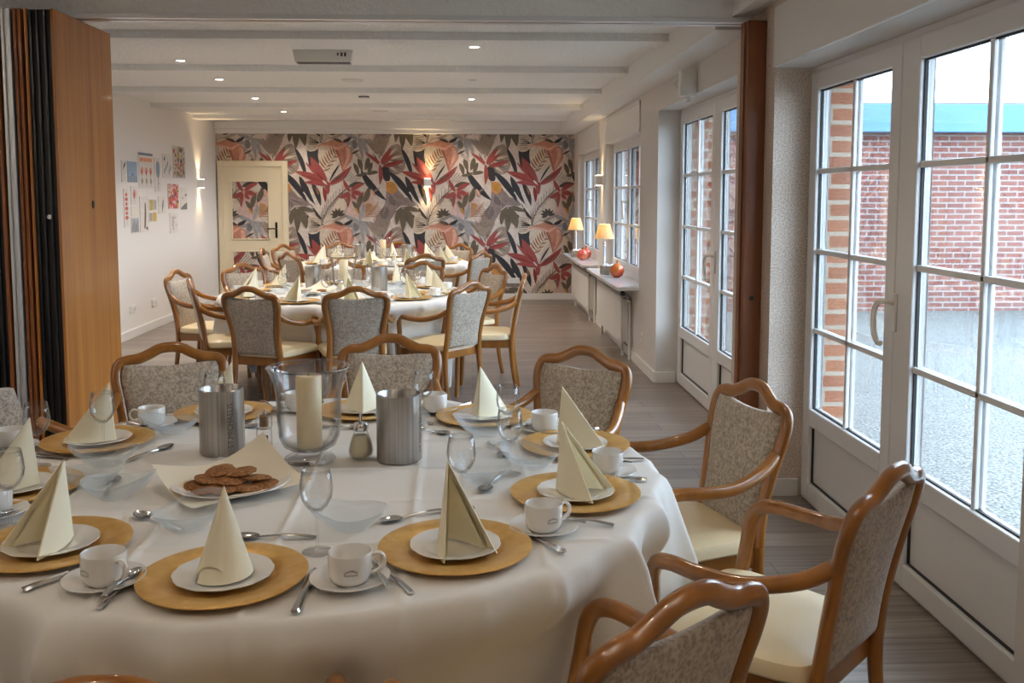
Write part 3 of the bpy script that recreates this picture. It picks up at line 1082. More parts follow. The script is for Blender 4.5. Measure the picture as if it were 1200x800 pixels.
for x, y, lab in ((0.11, 10.13, 'wooden armchair at the right of the far table, pale back'),
                  (-0.14, 11.72, 'wooden armchair at the far table beside the patterned wall, back right'),
                  (-0.474, 9.70, 'wooden armchair with its back to camera, front right at the far table'),
                  (-0.94, 12.15, 'wooden armchair at the far table behind its steel cooler'),
                  (-1.685, 12.10, 'wooden armchair at the far table against patterned wall, back centre left'),
                  (-2.30, 11.60, 'wooden armchair facing camera at the far table, back left'),
                  (-1.93, 10.00, 'wooden armchair with its back to camera, front left at the far table'),
                  (-2.37, 10.80, 'wooden armchair side-on before the cream door at the far table')):
    chair(x, y, inward(FT, x, y), lab, g3)

# fully upholstered armchair at the left edge of the frame
def soft_chair():
    t = thing('upholstered_armchair', label='armchair with fully fabric-covered back at the left edge of near table', cat='armchair')
    def fn(u, v):
        a = 2 * PI * u
        ca, sa = math.cos(a), math.sin(a)
        x = math.copysign(abs(ca) ** 0.25, ca)
        y = math.copysign(abs(sa) ** 0.5, sa)
        z = 0.43 + 0.385 * v
        w = 0.235 - 0.055 * v ** 1.5
        th = 0.045 - 0.012 * v
        return (x * w, -0.215 - 0.10 * v + y * th, z)
    b = MB().grid(fn, 40, 10, True)
    k = len(b.v)
    b.f.append(tuple(i * 10 + 9 for i in range(40)))
    b.f.append(tuple(i * 10 for i in range(39, -1, -1)))
    b.build('backrest', M['upholstery'], t, True)
    make_seat().build('seat', M['upholstery'], t, True)
    MB().prism([(-0.2, -0.22), (0.2, -0.22), (0.225, 0.205), (-0.225, 0.205)], 0.36, 0.428, 'z').build('seat_rail', M['chair_wood'], t, bevel=0.008)
    for s in (-1, 1):
        MB().tube([(s * 0.2, -0.21, 0.42), (s * 0.205, -0.25, 0.0)], [0.022, 0.016], 10).build('leg', M['chair_wood'], t, True)
        MB().tube([(s * 0.222, 0.185, 0.44), (s * 0.219, 0.195, 0.0)], [0.022, 0.016], 10).build('leg', M['chair_wood'], t, True)
        q = catmull([(s * 0.235, -0.235, 0.69), (s * 0.262, -0.08, 0.66), (s * 0.268, 0.06, 0.658), (s * 0.256, 0.148, 0.640), (s * 0.246, 0.168, 0.60), (s * 0.224, 0.183, 0.43)], 5)
        MB().tube(q, 0.0195, 12).build('armrest', M['chair_wood'], t, True)
    return t
sc_ = soft_chair()
sc_.location = (-1.51, 3.12, 0)
sc_.rotation_euler = (0, 0, R(-35) - PI / 2)
CHAIRS.append((-1.51, 3.12, R(-35)))

# ------------------------------------------------------------------ tables and cloths
def table(c, label, lcloth, seed, phase):
    t = thing('round_table', (c[0], c[1], 0), 0, label, 'table', 'round tables')
    MB().lathe([(0, 0.715), (0.925, 0.715), (0.933, 0.718), (0.933, 0.737), (0.927, 0.742), (0, 0.742)], 64).build('tabletop', M['veneer'], t, True)
    for k in range(4):
        a = PI / 4 + k * PI / 2
        MB().tube([(0.62 * math.cos(a), 0.62 * math.sin(a), 0.70), (0.66 * math.cos(a), 0.66 * math.sin(a), 0.0)], [0.03, 0.022], 10).build('leg', M['chair_wood'], t, True)
    rnd = random.Random(seed)
    RT, L = 0.945, 1.27
    ph = [rnd.uniform(0, 6.28) for _ in range(6)]
    FOLDS = [[(o + rnd.uniform(-0.03, 0.03), am * rnd.uniform(0.8, 1.2), w) for o, am, w in
              ((-0.62, 0.035, 0.03), (-0.38, 0.07, 0.035), (-0.24, -0.03, 0.05), (-0.13, 0.13, 0.036), (0.0, -0.04, 0.05), (0.11, 0.16, 0.036), (0.23, -0.04, 0.05), (0.36, 0.09, 0.032), (0.55, 0.05, 0.03), (0.72, 0.03, 0.025))] for q in range(4)]
    near = [q for q in CHAIRS if math.hypot(q[0] - c[0], q[1] - c[1]) < 1.5]
    NA, NT_, ND = (760, 110, 34) if c is NT else (360, 30, 22)
    vs, fs = [], []
    def top_h(x, y):
        h = 0.0
        cr, sr = math.cos(R(1)), math.sin(R(1))
        u, w = x * cr + y * sr, -x * sr + y * cr
        for line in (-0.58, -0.29, 0.0, 0.29, 0.58):
            h += 0.0055 * math.exp(-((u - line) / 0.009) ** 2)
            h += 0.0045 * math.exp(-((w - line) / 0.009) ** 2)
        return h
    def drop_pt(a, s):
        """s: 0..1 along the drop"""
        ca, sa = math.cos(a - phase), math.sin(a - phase)
        Ld = min(0.70, L / max(abs(ca), abs(sa)) - RT + 0.03)
        d = Ld * s
        c4 = abs(math.sin(2 * (a - phase)))
        g = min(1, (d + 0.05) / 0.30)
        f = 0.010 * math.sin(7 * a + ph[0]) + 0.006 * math.sin(12 * a + ph[1])
        for q in range(4):
            for off, am, wd in FOLDS[q]:
                da = (a - phase - PI / 4 - q * PI / 2 - off + PI) % (2 * PI) - PI
                f += am * (math.exp(-(da * da + 0.0001) ** 0.5 / wd) if am > 0 else math.exp(-(da / wd) ** 2))
        f *= g
        rad = RT + 0.012 + f + 0.03 * s
        b = 0.035
        if d < b:
            q = d / b * PI / 2
            rr = RT - 0.018 + 0.03 * math.sin(q) + f
            zz = TZ - 0.03 * (1 - math.cos(q))
        else:
            rr, zz = rad, TZ - 0.03 - (d - b)
        return rr, max(zz, 0.008)
    for i in range(NA):
        a = 2 * PI * i / NA
        ca, sa = math.cos(a), math.sin(a)
        for j in range(NT_):
            r = (RT - 0.02) * (j / (NT_ - 1)) ** 0.8
            x, y = r * ca, r * sa
            vs.append((x, y, TZ - 0.001 + top_h(x, y) + 0.0012 * math.sin(7 * x + ph[4]) * math.sin(6 * y + ph[5])))
        for j in range(1, ND + 1):
            rr, zz = drop_pt(a, (j / ND) ** 1.25)
            cr = 0.0
            ang = ((a - phase) * 2 / PI)
            for line in (-0.58, -0.29, 0.0, 0.29, 0.58):
                for dim in (0, 1):
                    u = rr * (math.cos(a - R(1)) if dim == 0 else math.sin(a - R(1)))
                    cr += 0.008 * math.exp(-((u - line) / 0.012) ** 2)
            rr += cr * min(1, j / 6)
            for ox, oy, f in near:                     # the hanging cloth is pushed in where a chair stands against it
                px, py = c[0] + rr * ca - ox, c[1] + rr * sa - oy
                ly = px * math.cos(f) + py * math.sin(f)
                lx = px * math.sin(f) - py * math.cos(f)
                if abs(lx) < 0.34 and ly < 0.25:
                    k_ = 1 if abs(lx) < 0.275 else 0.5 + 0.5 * math.cos((abs(lx) - 0.275) / 0.065 * PI)
                    cosr = max(0.5, -(ca * math.cos(f) + sa * math.sin(f)))
                    rr -= (0.25 - ly) / cosr * k_ * (lambda q_: q_ * q_ * (3 - 2 * q_))(min(1, max(0, (0.705 - zz) / 0.17)))
            vs.append((rr * ca, rr * sa, zz))
    k = NT_ + ND
    for i in range(NA):
        i2 = (i + 1) % NA
        for j in range(k - 1):
            fs.append((i * k + j, i2 * k + j, i2 * k + j + 1, i * k + j + 1))
    o = MB().add(vs, fs).build('tablecloth', M['cloth'], None, 'all', loc=(c[0], c[1], 0))
    tag(o, lcloth, 'tablecloth', 'white tablecloths')
table(NT, 'round table nearest the camera, hidden under its white cloth', 'white tablecloth on the large near table at the front', 3, R(18))
table(MT, 'round table in the middle of the room under its white cloth', 'white tablecloth on the middle table', 5, R(20))
table(FT, 'round table farthest back in the room under its white cloth', 'white tablecloth on the far table before the patterned wall', 9, R(5))

# ------------------------------------------------------------------ table ware (each piece a thing of its own)
def single(name, cat, mb, mat, smooth=True, bevel=0):
    o = mb.build(name, mat, None, smooth, bevel)
    o['category'] = cat
    return o

def mk_charger():
    return single('charger_plate', 'plate', MB().lathe([(0, 0.004), (0.098, 0.004), (0.104, 0.006), (0.112, 0.012), (0.160, 0.0165), (0.165, 0.0155), (0.164, 0.0125), (0.112, 0.008), (0.104, 0.001), (0.098, 0.0), (0, 0.0)], 64), M['gold'])
def mk_plate():
    sc = lambda a, r: 1 + (0.018 * abs(math.sin(6 * a)) + 0.006 * math.sin(24 * a)) * (r > 0.08)
    return single('side_plate', 'plate', MB().lathe([(0, 0.005), (0.055, 0.005), (0.063, 0.008), (0.080, 0.013), (0.096, 0.016), (0.0965, 0.0145), (0.080, 0.0105), (0.063, 0.0045), (0.052, 0.001), (0, 0.0)], 72, rmod=sc), M['porcelain'])
def mk_saucer():
    sc = lambda a, r: 1 + 0.01 * abs(math.sin(5 * a)) * (r > 0.06)
    return single('saucer', 'saucer', MB().lathe([(0, 0.004), (0.035, 0.004), (0.045, 0.007), (0.060, 0.013), (0.078, 0.017), (0.0785, 0.0155), (0.060, 0.0105), (0.044, 0.003), (0.036, 0.0), (0, 0.0)], 60, rmod=sc), M['porcelain'])

def mk_cup():
    t = thing('coffee_cup', cat='cup')
    MB().lathe([(0, 0.004), (0.026, 0.004), (0.036, 0.010), (0.0395, 0.022), (0.0405, 0.058), (0.0418, 0.0605), (0.043, 0.058), (0.0425, 0.020), (0.039, 0.008), (0.030, 0.0), (0, 0.0)], 48).build('cup_bowl', M['porcelain'], t, True)
    q = catmull([(0.041, 0, 0.050), (0.056, 0, 0.054), (0.067, 0, 0.044), (0.066, 0, 0.028), (0.054, 0, 0.018), (0.040, 0, 0.014)], 6)
    MB().tube(q, 0.0042, 10, flat=(1.5, 0.9), up=(0, 1, 0)).build('handle', M['porcelain'], t, True)
    lg = MB()
    rnd = random.Random(4)
    for row, n, z0, arch in ((0, 9, 0.036, 0.0035), (1, 8, 0.027, 0.0)):
        for k in range(n):
            u = (k - (n - 1) / 2) / n
            a = R(-90) + u * 0.62
            z = z0 - arch * (2 * u) ** 2 * 1.6
            for q in range(2):
                aa = a + (q - 0.5) * 0.030
                hh = 0.0017 + rnd.random() * 0.0008
                zz = z + (rnd.random() - 0.5) * 0.0008
                w = 0.008
                r = 0.0434
                lg.add([(r * math.cos(aa + d), r * math.sin(aa + d), zz + e) for d, e in ((-w, -hh), (w, -hh * 0.6), (w, hh), (-w, hh * 0.7))], [(0, 1, 2, 3)])
    e = lg.build('crest_print', M['dark_grey'], t)
    return t

def blade(pts, widths, th, zoff=0.0):
    """flat tapered piece of cutlery along +y; pts=(y,z)"""
    mb = MB()
    k = len(pts)
    vs, fs = [], []
    for (y, z), w in zip(pts, widths):
        vs += [(-w, y, z), (-w * 0.6, y, z + th), (w * 0.6, y, z + th), (w, y, z), (w * 0.6, y, z - th * 0.3), (-w * 0.6, y, z - th * 0.3)]
    for i in range(k - 1):
        for j in range(6):
            j2 = (j + 1) % 6
            fs.append((i * 6 + j, i * 6 + j2, (i + 1) * 6 + j2, (i + 1) * 6 + j))
    fs.append(tuple(range(5, -1, -1)))
    fs.append(tuple((k - 1) * 6 + j for j in range(6)))
    return mb.add(vs, fs)

def handle_mb(l0, l1):
    n = 10
    pts, w = [], []
    for i in range(n):
        t = i / (n - 1)
        pts.append((l0 + (l1 - l0) * t, 0.0025 + 0.007 * math.sin(PI * t) * 0.7))
        w.append(0.0028 + 0.0052 * (1 - t) ** 1.3 * (1 if t > 0.04 else 0.75))
    return pts, w

def mk_knife():
    t = thing('table_knife', cat='knife')
    pts = [(0, 0.004), (0.004, 0.004), (0.02, 0.0045), (0.06, 0.005), (0.095, 0.005)]
    blade(pts, [0.005, 0.0085, 0.0085, 0.0065, 0.006], 0.005).build('handle', M['steel'], t, True)
    blade([(0.095, 0.004), (0.12, 0.004), (0.17, 0.004), (0.195, 0.004), (0.207, 0.004)], [0.006, 0.009, 0.0095, 0.008, 0.002], 0.0014).build('blade', M['steel'], t, True)
    return t

def mk_fork(s=1.0):
    t = thing('table_fork', cat='fork')
    p, w = handle_mb(0, 0.125)
    blade(p, w, 0.0028).build('handle', M['steel'], t, True)
    h = blade([(0.125, 0.0035), (0.135, 0.004), (0.148, 0.003)], [0.003, 0.010, 0.0118], 0.0018)
    for k in range(4):
        x = -0.0093 + k * 0.0062
        h.tube([(x, 0.147, 0.0035), (x, 0.17, 0.0025), (x * 0.97, 0.192, 0.0055)], [0.0017, 0.0016, 0.0009], 6)
    h.build('tines', M['steel'], t, True)
    return t

def spoon_bowl(mb, y0, L, W, dep):
    def fn(u, v):
        a = 2 * PI * u
        r = v
        y = y0 + L / 2 - math.cos(a) * L / 2 * r
        wx = math.sin(a) * W / 2 * r * (1 + 0.12 * math.cos(a))
        return (wx, y, 0.0065 - dep * (1 - r * r) + 0.002 * (y - y0) / L)
    mb.grid(fn, 24, 7, True)
    def fn2(u, v):
        p = fn(u, v)
        return (p[0] * 1.03, p[1], p[2] - 0.0012)
    return mb.grid(fn2, 24, 7, True)

def mk_spoon(total=0.185, L=0.058, W=0.037, name='dessert_spoon'):
    t = thing(name, cat='spoon')
    p, w = handle_mb(0, total - L + 0.004)
    blade(p, w, 0.0028).build('handle', M['steel'], t, True)
    spoon_bowl(MB(), total - L, L, W, 0.0065).build('spoon_bowl', M['steel'], t, True)
    return t

def mk_napkin():
    """folded paper napkin stood up as an open tent: spine towards the table centre, open towards the guest"""
    mb = MB()
    ap, s0 = Vector((0, 0.040, 0.176)), Vector((0, 0.056, 0.0))
    for sg in (-1, 1):
        tip = Vector((sg * 0.060, -0.082, 0.001))
        def skin(off):
            def fn(u, v):
                a = ap.lerp(s0, v)
                b = ap.lerp(tip, v)
                p = a.lerp(b, u)
                bul = 0.016 * math.sin(PI * u) * v
                nrm = Vector((sg * 0.9, 0.42, 0))
                p = p + nrm * (bul + off)
                return tuple(p)
            return fn
        th = 0.0016
        A = MB().grid(skin(th), 9, 12)
        B = MB().grid(skin(-th), 9, 12)
        k = 12
        o = len(A.v)
        A.add(B.v, B.f)
        for i in range(8):
            A.f.append((i * k + 11, (i + 1) * k + 11, o + (i + 1) * k + 11, o + i * k + 11))
        for j in range(11):
            A.f.append((8 * k + j, 8 * k + j + 1, o + 8 * k + j + 1, o + 8 * k + j))
            A.f.append((j, j + 1, o + j + 1, o + j))
        mb.add(A.v, A.f)
        # folded-in second layer along the inner edge
        tip2 = tip * 0.80 + Vector((0, 0.008, 0.004))
        def fn3(u, v):
            a = (ap - Vector((0, 0, 0.012))).lerp(s0, v)
            b = (ap - Vector((0, 0, 0.012))).lerp(tip2, v)
            p = a.lerp(b, u)
            return tuple(p + Vector((sg * 0.9, 0.42, 0)) * (0.010 * math.sin(PI * u) * v - 0.005))
        mb.grid(fn3, 7, 8)
    o = mb.build('paper_napkin', M['napkin'], None, True)
    o['category'] = 'napkin'
    return o

def mk_cone():
    """the same napkin rolled into a closed cone, with a slit at the guest's side"""
    mb = MB()
    def skin(off):
        def fn(u, v):
            a = R(-118) + u * R(416)                       # overlaps itself at the front
            rb = (0.060 - 0.010 * u + off)
            lift = 0.034 * math.exp(-((u - 0.93) / 0.10) ** 2) + 0.004
            zb = lift * v
            x, y = rb * math.cos(a) * v, rb * 1.05 * math.sin(a) * v
            return (x, y + 0.012 * (1 - v), 0.178 * (1 - v) + zb)
        return fn
    mb.grid(skin(0.0), 48, 14)
    mb.grid(skin(-0.0022), 48, 14)
    o = mb.build('paper_napkin', M['napkin'], None, True)
    o['category'] = 'napkin'
    return o

def mk_glass():
    t = thing('wine_glass', cat='glass')
    MB().lathe([(0.0030, 0.088), (0.012, 0.091), (0.024, 0.102), (0.033, 0.120), (0.0355, 0.138), (0.0335, 0.158), (0.0295, 0.182), (0.0288, 0.182), (0.0328, 0.158), (0.0346, 0.138), (0.032, 0.121), (0.022, 0.104), (0.010, 0.094), (0, 0.092)], 40).build('glass_bowl', M['glass'], t, 'all')
    MB().lathe([(0.0036, 0.008), (0.0030, 0.03), (0.0030, 0.07), (0.0040, 0.088)], 14).build('stem', M['glass'], t, 'all')
    MB().lathe([(0, 0.0), (0.031, 0.0), (0.033, 0.0015), (0.030, 0.003), (0.012, 0.006), (0.0036, 0.010)], 36).build('foot', M['glass'], t, 'all')
    return t

def mk_bowl():
    """frosted glass bowl whose rim rises to one pointed lip"""
    def zm(a, r, z):
        k = max(0.0, z) / 0.05
        return k * k * (0.020 * max(0, math.cos(a)) ** 2 + 0.005 * math.cos(2 * a))
    def rm(a, r):
        k = r / 0.075
        return 1 + k * k * (0.22 * max(0, math.cos(a)) ** 4 + 0.04 * math.cos(2 * a))
    return single('glass_bowl', 'bowl', MB().lathe([(0, 0.001), (0.022, 0.001), (0.036, 0.006), (0.052, 0.019), (0.068, 0.034), (0.077, 0.046), (0.0795, 0.0462), (0.071, 0.032), (0.055, 0.0165), (0.038, 0.003), (0.022, 0.0), (0, 0.0)][::1], 56, rmod=rm, zmod=zm), M['frosted'], 'all')

K = dict(charger=Kind(mk_charger), plate=Kind(mk_plate), saucer=Kind(mk_saucer), cup=Kind(mk_cup), knife=Kind(mk_knife), fork=Kind(mk_fork),
         spoon=Kind(mk_spoon), tea=Kind(lambda: mk_spoon(0.125, 0.040, 0.026, 'coffee_spoon')), napkin=Kind(mk_napkin), cone=Kind(mk_cone), glass=Kind(mk_glass), bowl=Kind(mk_bowl))
NAMES = dict(charger=('gold charger plate', 'gold charger plates'), plate=('small white scalloped plate', 'white side plates'), saucer=('white saucer', 'white saucers'),
             cup=('white coffee cup', 'white coffee cups'), knife=('steel table knife', 'table knives'), fork=('steel table fork', 'table forks'),
             spoon=('steel dessert spoon above the plate', 'dessert spoons'), tea=('small coffee spoon on the saucer', 'coffee spoons'),
             napkin=('cream paper napkin tent', 'folded cream napkins'), cone=('cream paper napkin cone', 'folded cream napkins'), glass=('clear wine glass', 'wine glasses'), bowl=('frosted glass dessert bowl', 'frosted glass bowls'))
def put(kind, x, y, z, rz, where, tname):
    n, g = NAMES[kind]
    return K[kind].place((x, y, z), rz, f'{n} {where}', f'{g} on the {tname}')

PLACES = ['nearest the camera', 'second from camera along the right', 'third from camera along the right', 'fourth from camera along the right', 'fifth from camera along the right',
          'at the very back', 'fifth from camera along the left', 'fourth from camera along the left', 'third from camera along the left', 'second from camera along the left']

def setting(c, i, cx, cy, tname, full, ov={}):
    """one place setting; cx,cy is the charger position; ov holds positions of pieces that differ"""
    ux, uy = cx - c[0], cy - c[1]
    l = math.hypot(ux, uy)
    d = Vector((-ux / l, -uy / l))
    rt = Vector((d.y, -d.x))
    ang = math.atan2(d.y, d.x) - PI / 2              # local +y looks to the table centre
    wh = f'at {tname}, place {PLACES[i]}' if not PLACES[i].startswith('at ') else f'at {tname}, place {PLACES[i]}'
    rnd = random.Random(i * 13 + int(c[1] * 7))
    def at(r, f):
        return cx + rt.x * r + d.x * f, cy + rt.y * r + d.y * f
    put('charger', cx, cy, TZ + 0.001, ang, wh, tname)
    put('plate', cx, cy, TZ + 0.0052, ang, wh, tname)
    na = ang + ov.get('nrot', rnd.uniform(-0.2, 0.2))
    nx, ny = ov.get('napkin', (cx, cy))
    put('cone' if ov.get('cone') else 'napkin', nx, ny, TZ + 0.0125, na, wh, tname)
    if full != 'far' or True:
        gx, gy = ov.get('glass', at(0.13, 0.20))
        put('glass', gx, gy, TZ + 0.001, ang, wh, tname)
    sx, sy = ov.get('cup', at(0.245, -0.01))
    put('saucer', sx, sy, TZ + 0.001, ang, wh, tname)
    ca = ov.get('crot', ang)
    put('cup', sx, sy, TZ + 0.006, ca, wh, tname)
    if full != 'far':
        bx, by = ov.get('bowl', at(-0.14, 0.28))
        put('bowl', bx, by, TZ + 0.001, ang + ov.get('brot', 0.6), wh, tname)
    if full == 'near':
        kx, ky = at(0.180, -0.15)
        put('knife', kx, ky, TZ + 0.0012, ang + 0.05, wh, tname)
        fx, fy = at(-0.185, -0.14)
        put('fork', fx, fy, TZ + 0.0012, ang - 0.04, wh, tname)
        px, py = at(0.13, 0.235)
        put('spoon', px, py, TZ + 0.001, ang + PI / 2 + rnd.uniform(-0.08, 0.08), wh, tname)
        ta = ov.get('trot', ang + 0.5)
        tx, ty = sx + math.cos(ang) * 0.058, sy + math.sin(ang) * 0.058
        put('tea', tx - math.cos(ta + PI / 2) * 0.055, ty - math.sin(ta + PI / 2) * 0.055, TZ + 0.0145, ta, wh, tname)

CHG = [(-0.494, 1.84), (-0.038, 1.976), (0.259, 2.334), (0.309, 2.798), (0.039, 3.178), (-0.385, 3.287), (-0.862, 3.268), (-1.151, 2.91), (-1.182, 2.445), (-0.91, 2.027)]
OV = [dict(glass=(-0.333, 1.983), cup=(-0.242, 1.815), bowl=(-0.652, 2.137), crot=R(10), brot=1.2, nrot=-0.12, cone=True),
      dict(glass=(-0.028, 2.25), cup=(0.160, 2.089), bowl=(-0.278, 2.121), crot=R(25), brot=2.6, nrot=-0.15),
      dict(glass=(0.100, 2.53), cup=(0.367, 2.517), bowl=(0.029, 2.463), crot=R(60), nrot=-0.25),
      dict(glass=(0.107, 2.85), cup=(0.231, 2.991), bowl=(0.164, 2.592), crot=R(80), nrot=-0.2),
      dict(glass=(-0.162, 3.111), cup=(-0.132, 3.29), bowl=(0.038, 2.957), crot=R(120), nrot=0.35),
      dict(glass=(-0.50, 3.08), cup=(-0.62, 3.33), bowl=(-0.22, 3.02), nrot=0.2),
      dict(glass=(-0.877, 3.06), cup=(-1.056, 3.115), bowl=(-0.958, 3.02), crot=R(190), nrot=0.5, brot=-0.5),
      dict(glass=(-1.092, 2.80), cup=(-1.382, 2.84), bowl=(-1.029, 2.66), nrot=0.3, brot=-0.9),
      dict(glass=(-1.02, 2.24), cup=(-1.139, 2.243), bowl=(-0.915, 2.395), nrot=0.1, brot=-1.0),
      dict(glass=(-0.80, 2.17), cup=(-0.723, 1.831), bowl=(-0.915, 2.30), crot=R(-35), nrot=0.2)]
OV[6]['glass'] = (-0.845, 3.10)
OV[8]['glass'] = (-1.22, 2.66)
OV[9]['glass'] = (-1.06, 2.16)
OV[8]['bowl'] = (-1.00, 2.47)
OV[9]['bowl'] = (-0.90, 2.37)
for i, (x, y) in enumerate(CHG):
    setting(NT, i, x, y, 'near table', 'near', OV[i])
for i, a in enumerate((-80, -44, -12, 28, 62, 98, 140, 172, 212, 251)):
    setting(MT, i, MT[0] + 0.755 * math.cos(R(a)), MT[1] + 0.755 * math.sin(R(a)), 'middle table', 'mid')
for i, a in enumerate((-97, -66, -26, 12, 52, 88, 118, 142, 168, 203)):
    setting(FT, i, FT[0] + 0.755 * math.cos(R(a)), FT[1] + 0.755 * math.sin(R(a)), 'far table', 'far')

# ---- centre pieces
def text_mesh(body, size, font_extrude=0.0):
    cu = bpy.data.curves.new('lettering', 'FONT')
    cu.body = body
    cu.size = size
    cu.align_x = 'CENTER'
    cu.align_y = 'CENTER'
    ob = bpy.data.objects.new('lettering', cu)
    COL.objects.link(ob)
    bpy.context.view_layer.update()
    dg = bpy.context.evaluated_depsgraph_get()
    me = bpy.data.meshes.new_from_object(ob.evaluated_get(dg))
    bpy.data.objects.remove(ob)
    return me

def mk_cooler():
    t = thing('bottle_cooler', cat='bottle cooler')
    MB().lathe([(0, 0.003), (0.058, 0.003), (0.059, 0.19), (0.062, 0.194), (0.065, 0.191), (0.065, 0.004), (0.063, 0.0), (0, 0.0)], 64).build('cooler_wall', M['brushed'], t, True)
    me = text_mesh('ST.MICHAELIS', 0.0235)
    bm = bmesh.new()
    bm.from_mesh(me)
    bmesh.ops.subdivide_edges(bm, edges=bm.edges, cuts=1)
    bmesh.ops.triangulate(bm, faces=bm.faces)
    for v in bm.verts:                      # text runs upwards; wrap round the wall, facing -y
        u, w = v.co.x * 0.92, v.co.y
        a = R(-90) - w / 0.065
        v.co = (0.0654 * math.cos(a), 0.0654 * math.sin(a), 0.092 + u)
    bm.to_mesh(me)
    bm.free()
    me.materials.clear()
    me.materials.append(M['engrave'])
    e = bpy.data.objects.new('engraved_lettering', me)
    COL.objects.link(e)
    e.parent = t
    return t
CO = Kind(mk_cooler)

def mk_vase():
    t = thing('hurricane_vase', cat='vase')
    MB().lathe([(0.010, 0.032), (0.055, 0.036), (0.075, 0.048), (0.086, 0.075), (0.090, 0.13), (0.092, 0.19), (0.098, 0.23), (0.112, 0.262), (0.119, 0.272), (0.116, 0.275), (0.108, 0.262), (0.094, 0.23), (0.088, 0.19), (0.086, 0.13), (0.082, 0.078), (0.071, 0.052), (0.05, 0.041), (0, 0.04)], 64).build('vase_bowl', M['glass'], t, 'all')
    MB().lathe([(0.0, 0.001), (0.070, 0.001), (0.074, 0.006), (0.068, 0.014), (0.040, 0.022), (0.030, 0.030), (0.03, 0.036)], 56).build('vase_foot', M['glass'], t, 'all')
    return t
VA = Kind(mk_vase)
def mk_candle():
    t = thing('pillar_candle', cat='candle')
    MB().lathe([(0, 0), (0.034, 0), (0.036, 0.003), (0.036, 0.203), (0.033, 0.208), (0.012, 0.206), (0, 0.204)], 40).build('wax', M['candle'], t, True)
    MB().tube([(0, 0, 0.2), (0.001, 0, 0.212), (0.003, 0, 0.216)], 0.0012, 6).build('wick', M['dark_grey'], t)
    return t
CA = Kind(mk_candle)
def mk_pepper():
    t = thing('pepper_mill', cat='pepper mill')
    MB().lathe([(0, 0), (0.023, 0), (0.024, 0.004), (0.0225, 0.075), (0.0225, 0.078), (0, 0.078)], 20).build('mill_body', M['glass'], t, True)
    MB().lathe([(0, 0.003), (0.011, 0.003), (0.011, 0.055), (0, 0.055)], 14).build('peppercorns', M['dark_grey'], t, True)
    MB().lathe([(0.0, 0.079), (0.021, 0.079), (0.024, 0.084), (0.024, 0.118), (0.020, 0.123), (0, 0.123)], 20).build('mill_head', M['glass'], t, True)
    MB().lathe([(0, 0.084), (0.013, 0.084), (0.013, 0.117), (0, 0.117)], 14).build('grinder_core', M['pepper_wood'], t, True)
    MB().lathe([(0, 0.123), (0.005, 0.123), (0.006, 0.128), (0.005, 0.134), (0, 0.135)], 12).build('top_nut', M['steel'], t, True)
    return t
PE = Kind(mk_pepper)
def mk_sugar():
    t = thing('sugar_dispenser', cat='sugar shaker')
    MB().lathe([(0, 0.0), (0.026, 0.0), (0.034, 0.010), (0.036, 0.024), (0.030, 0.050), (0.021, 0.074), (0.019, 0.084)], 32).build('glass_body', M['glass'], t, 'all')
    MB().lathe([(0, 0.004), (0.024, 0.004), (0.032, 0.012), (0.0335, 0.024), (0.028, 0.049), (0.021, 0.066), (0, 0.067)], 28).build('sugar', M['sugar'], t, True)
    MB().lathe([(0.0205, 0.080), (0.0215, 0.082), (0.0215, 0.097), (0.018, 0.102), (0, 0.104)], 28).build('screw_cap', M['steel'], t, True)
    MB().tube([(0, 0, 0.102), (0, 0, 0.118), (0.0015, 0, 0.133)], [0.005, 0.0045, 0.0042], 12).build('spout', M['steel'], t, True)
    return t
SU = Kind(mk_sugar)
def mk_platter():
    return single('cookie_platter', 'platter', MB().lathe([(0, 0.006), (0.085, 0.006), (0.10, 0.010), (0.138, 0.024), (0.150, 0.0265), (0.151, 0.0245), (0.138, 0.0205), (0.10, 0.005), (0.085, 0.0), (0, 0.0)], 56), M['porcelain'])
PL = Kind(mk_platter)
def mk_liner():
    def fn(u, v):
        x, y = (u - 0.5) * 0.31, (v - 0.5) * 0.31
        r = math.hypot(x, y)
        z = 0.010 + 0.017 * max(0, (r - 0.07) / 0.08) ** 1.25
        z += 0.006 * math.sin(3 * math.atan2(y, x) + 0.7) * max(0, (r - 0.06) / 0.08)
        k = max(0, (x + y) / 0.31)
        z += 0.050 * k ** 2.5
        z -= 0.024 * max(0, (-x - y) / 0.31) ** 2
        return (x, y, z)
    mb = MB().grid(fn, 30, 30)
    return single('paper_liner', 'napkin', mb, M['paper'], 'all')
LI = Kind(mk_liner)
def mk_cookie():
    rm = lambda a, r: 1.16 + 0.05 * math.sin(5 * a + 1) + 0.03 * math.sin(9 * a)
    return single('cookie', 'cookie', MB().lathe([(0, 0.0), (0.026, 0.0), (0.033, 0.003), (0.034, 0.006), (0.028, 0.010), (0.014, 0.0125), (0, 0.013)], 26, rmod=rm), M['cookie'])
CK = Kind(mk_cookie)

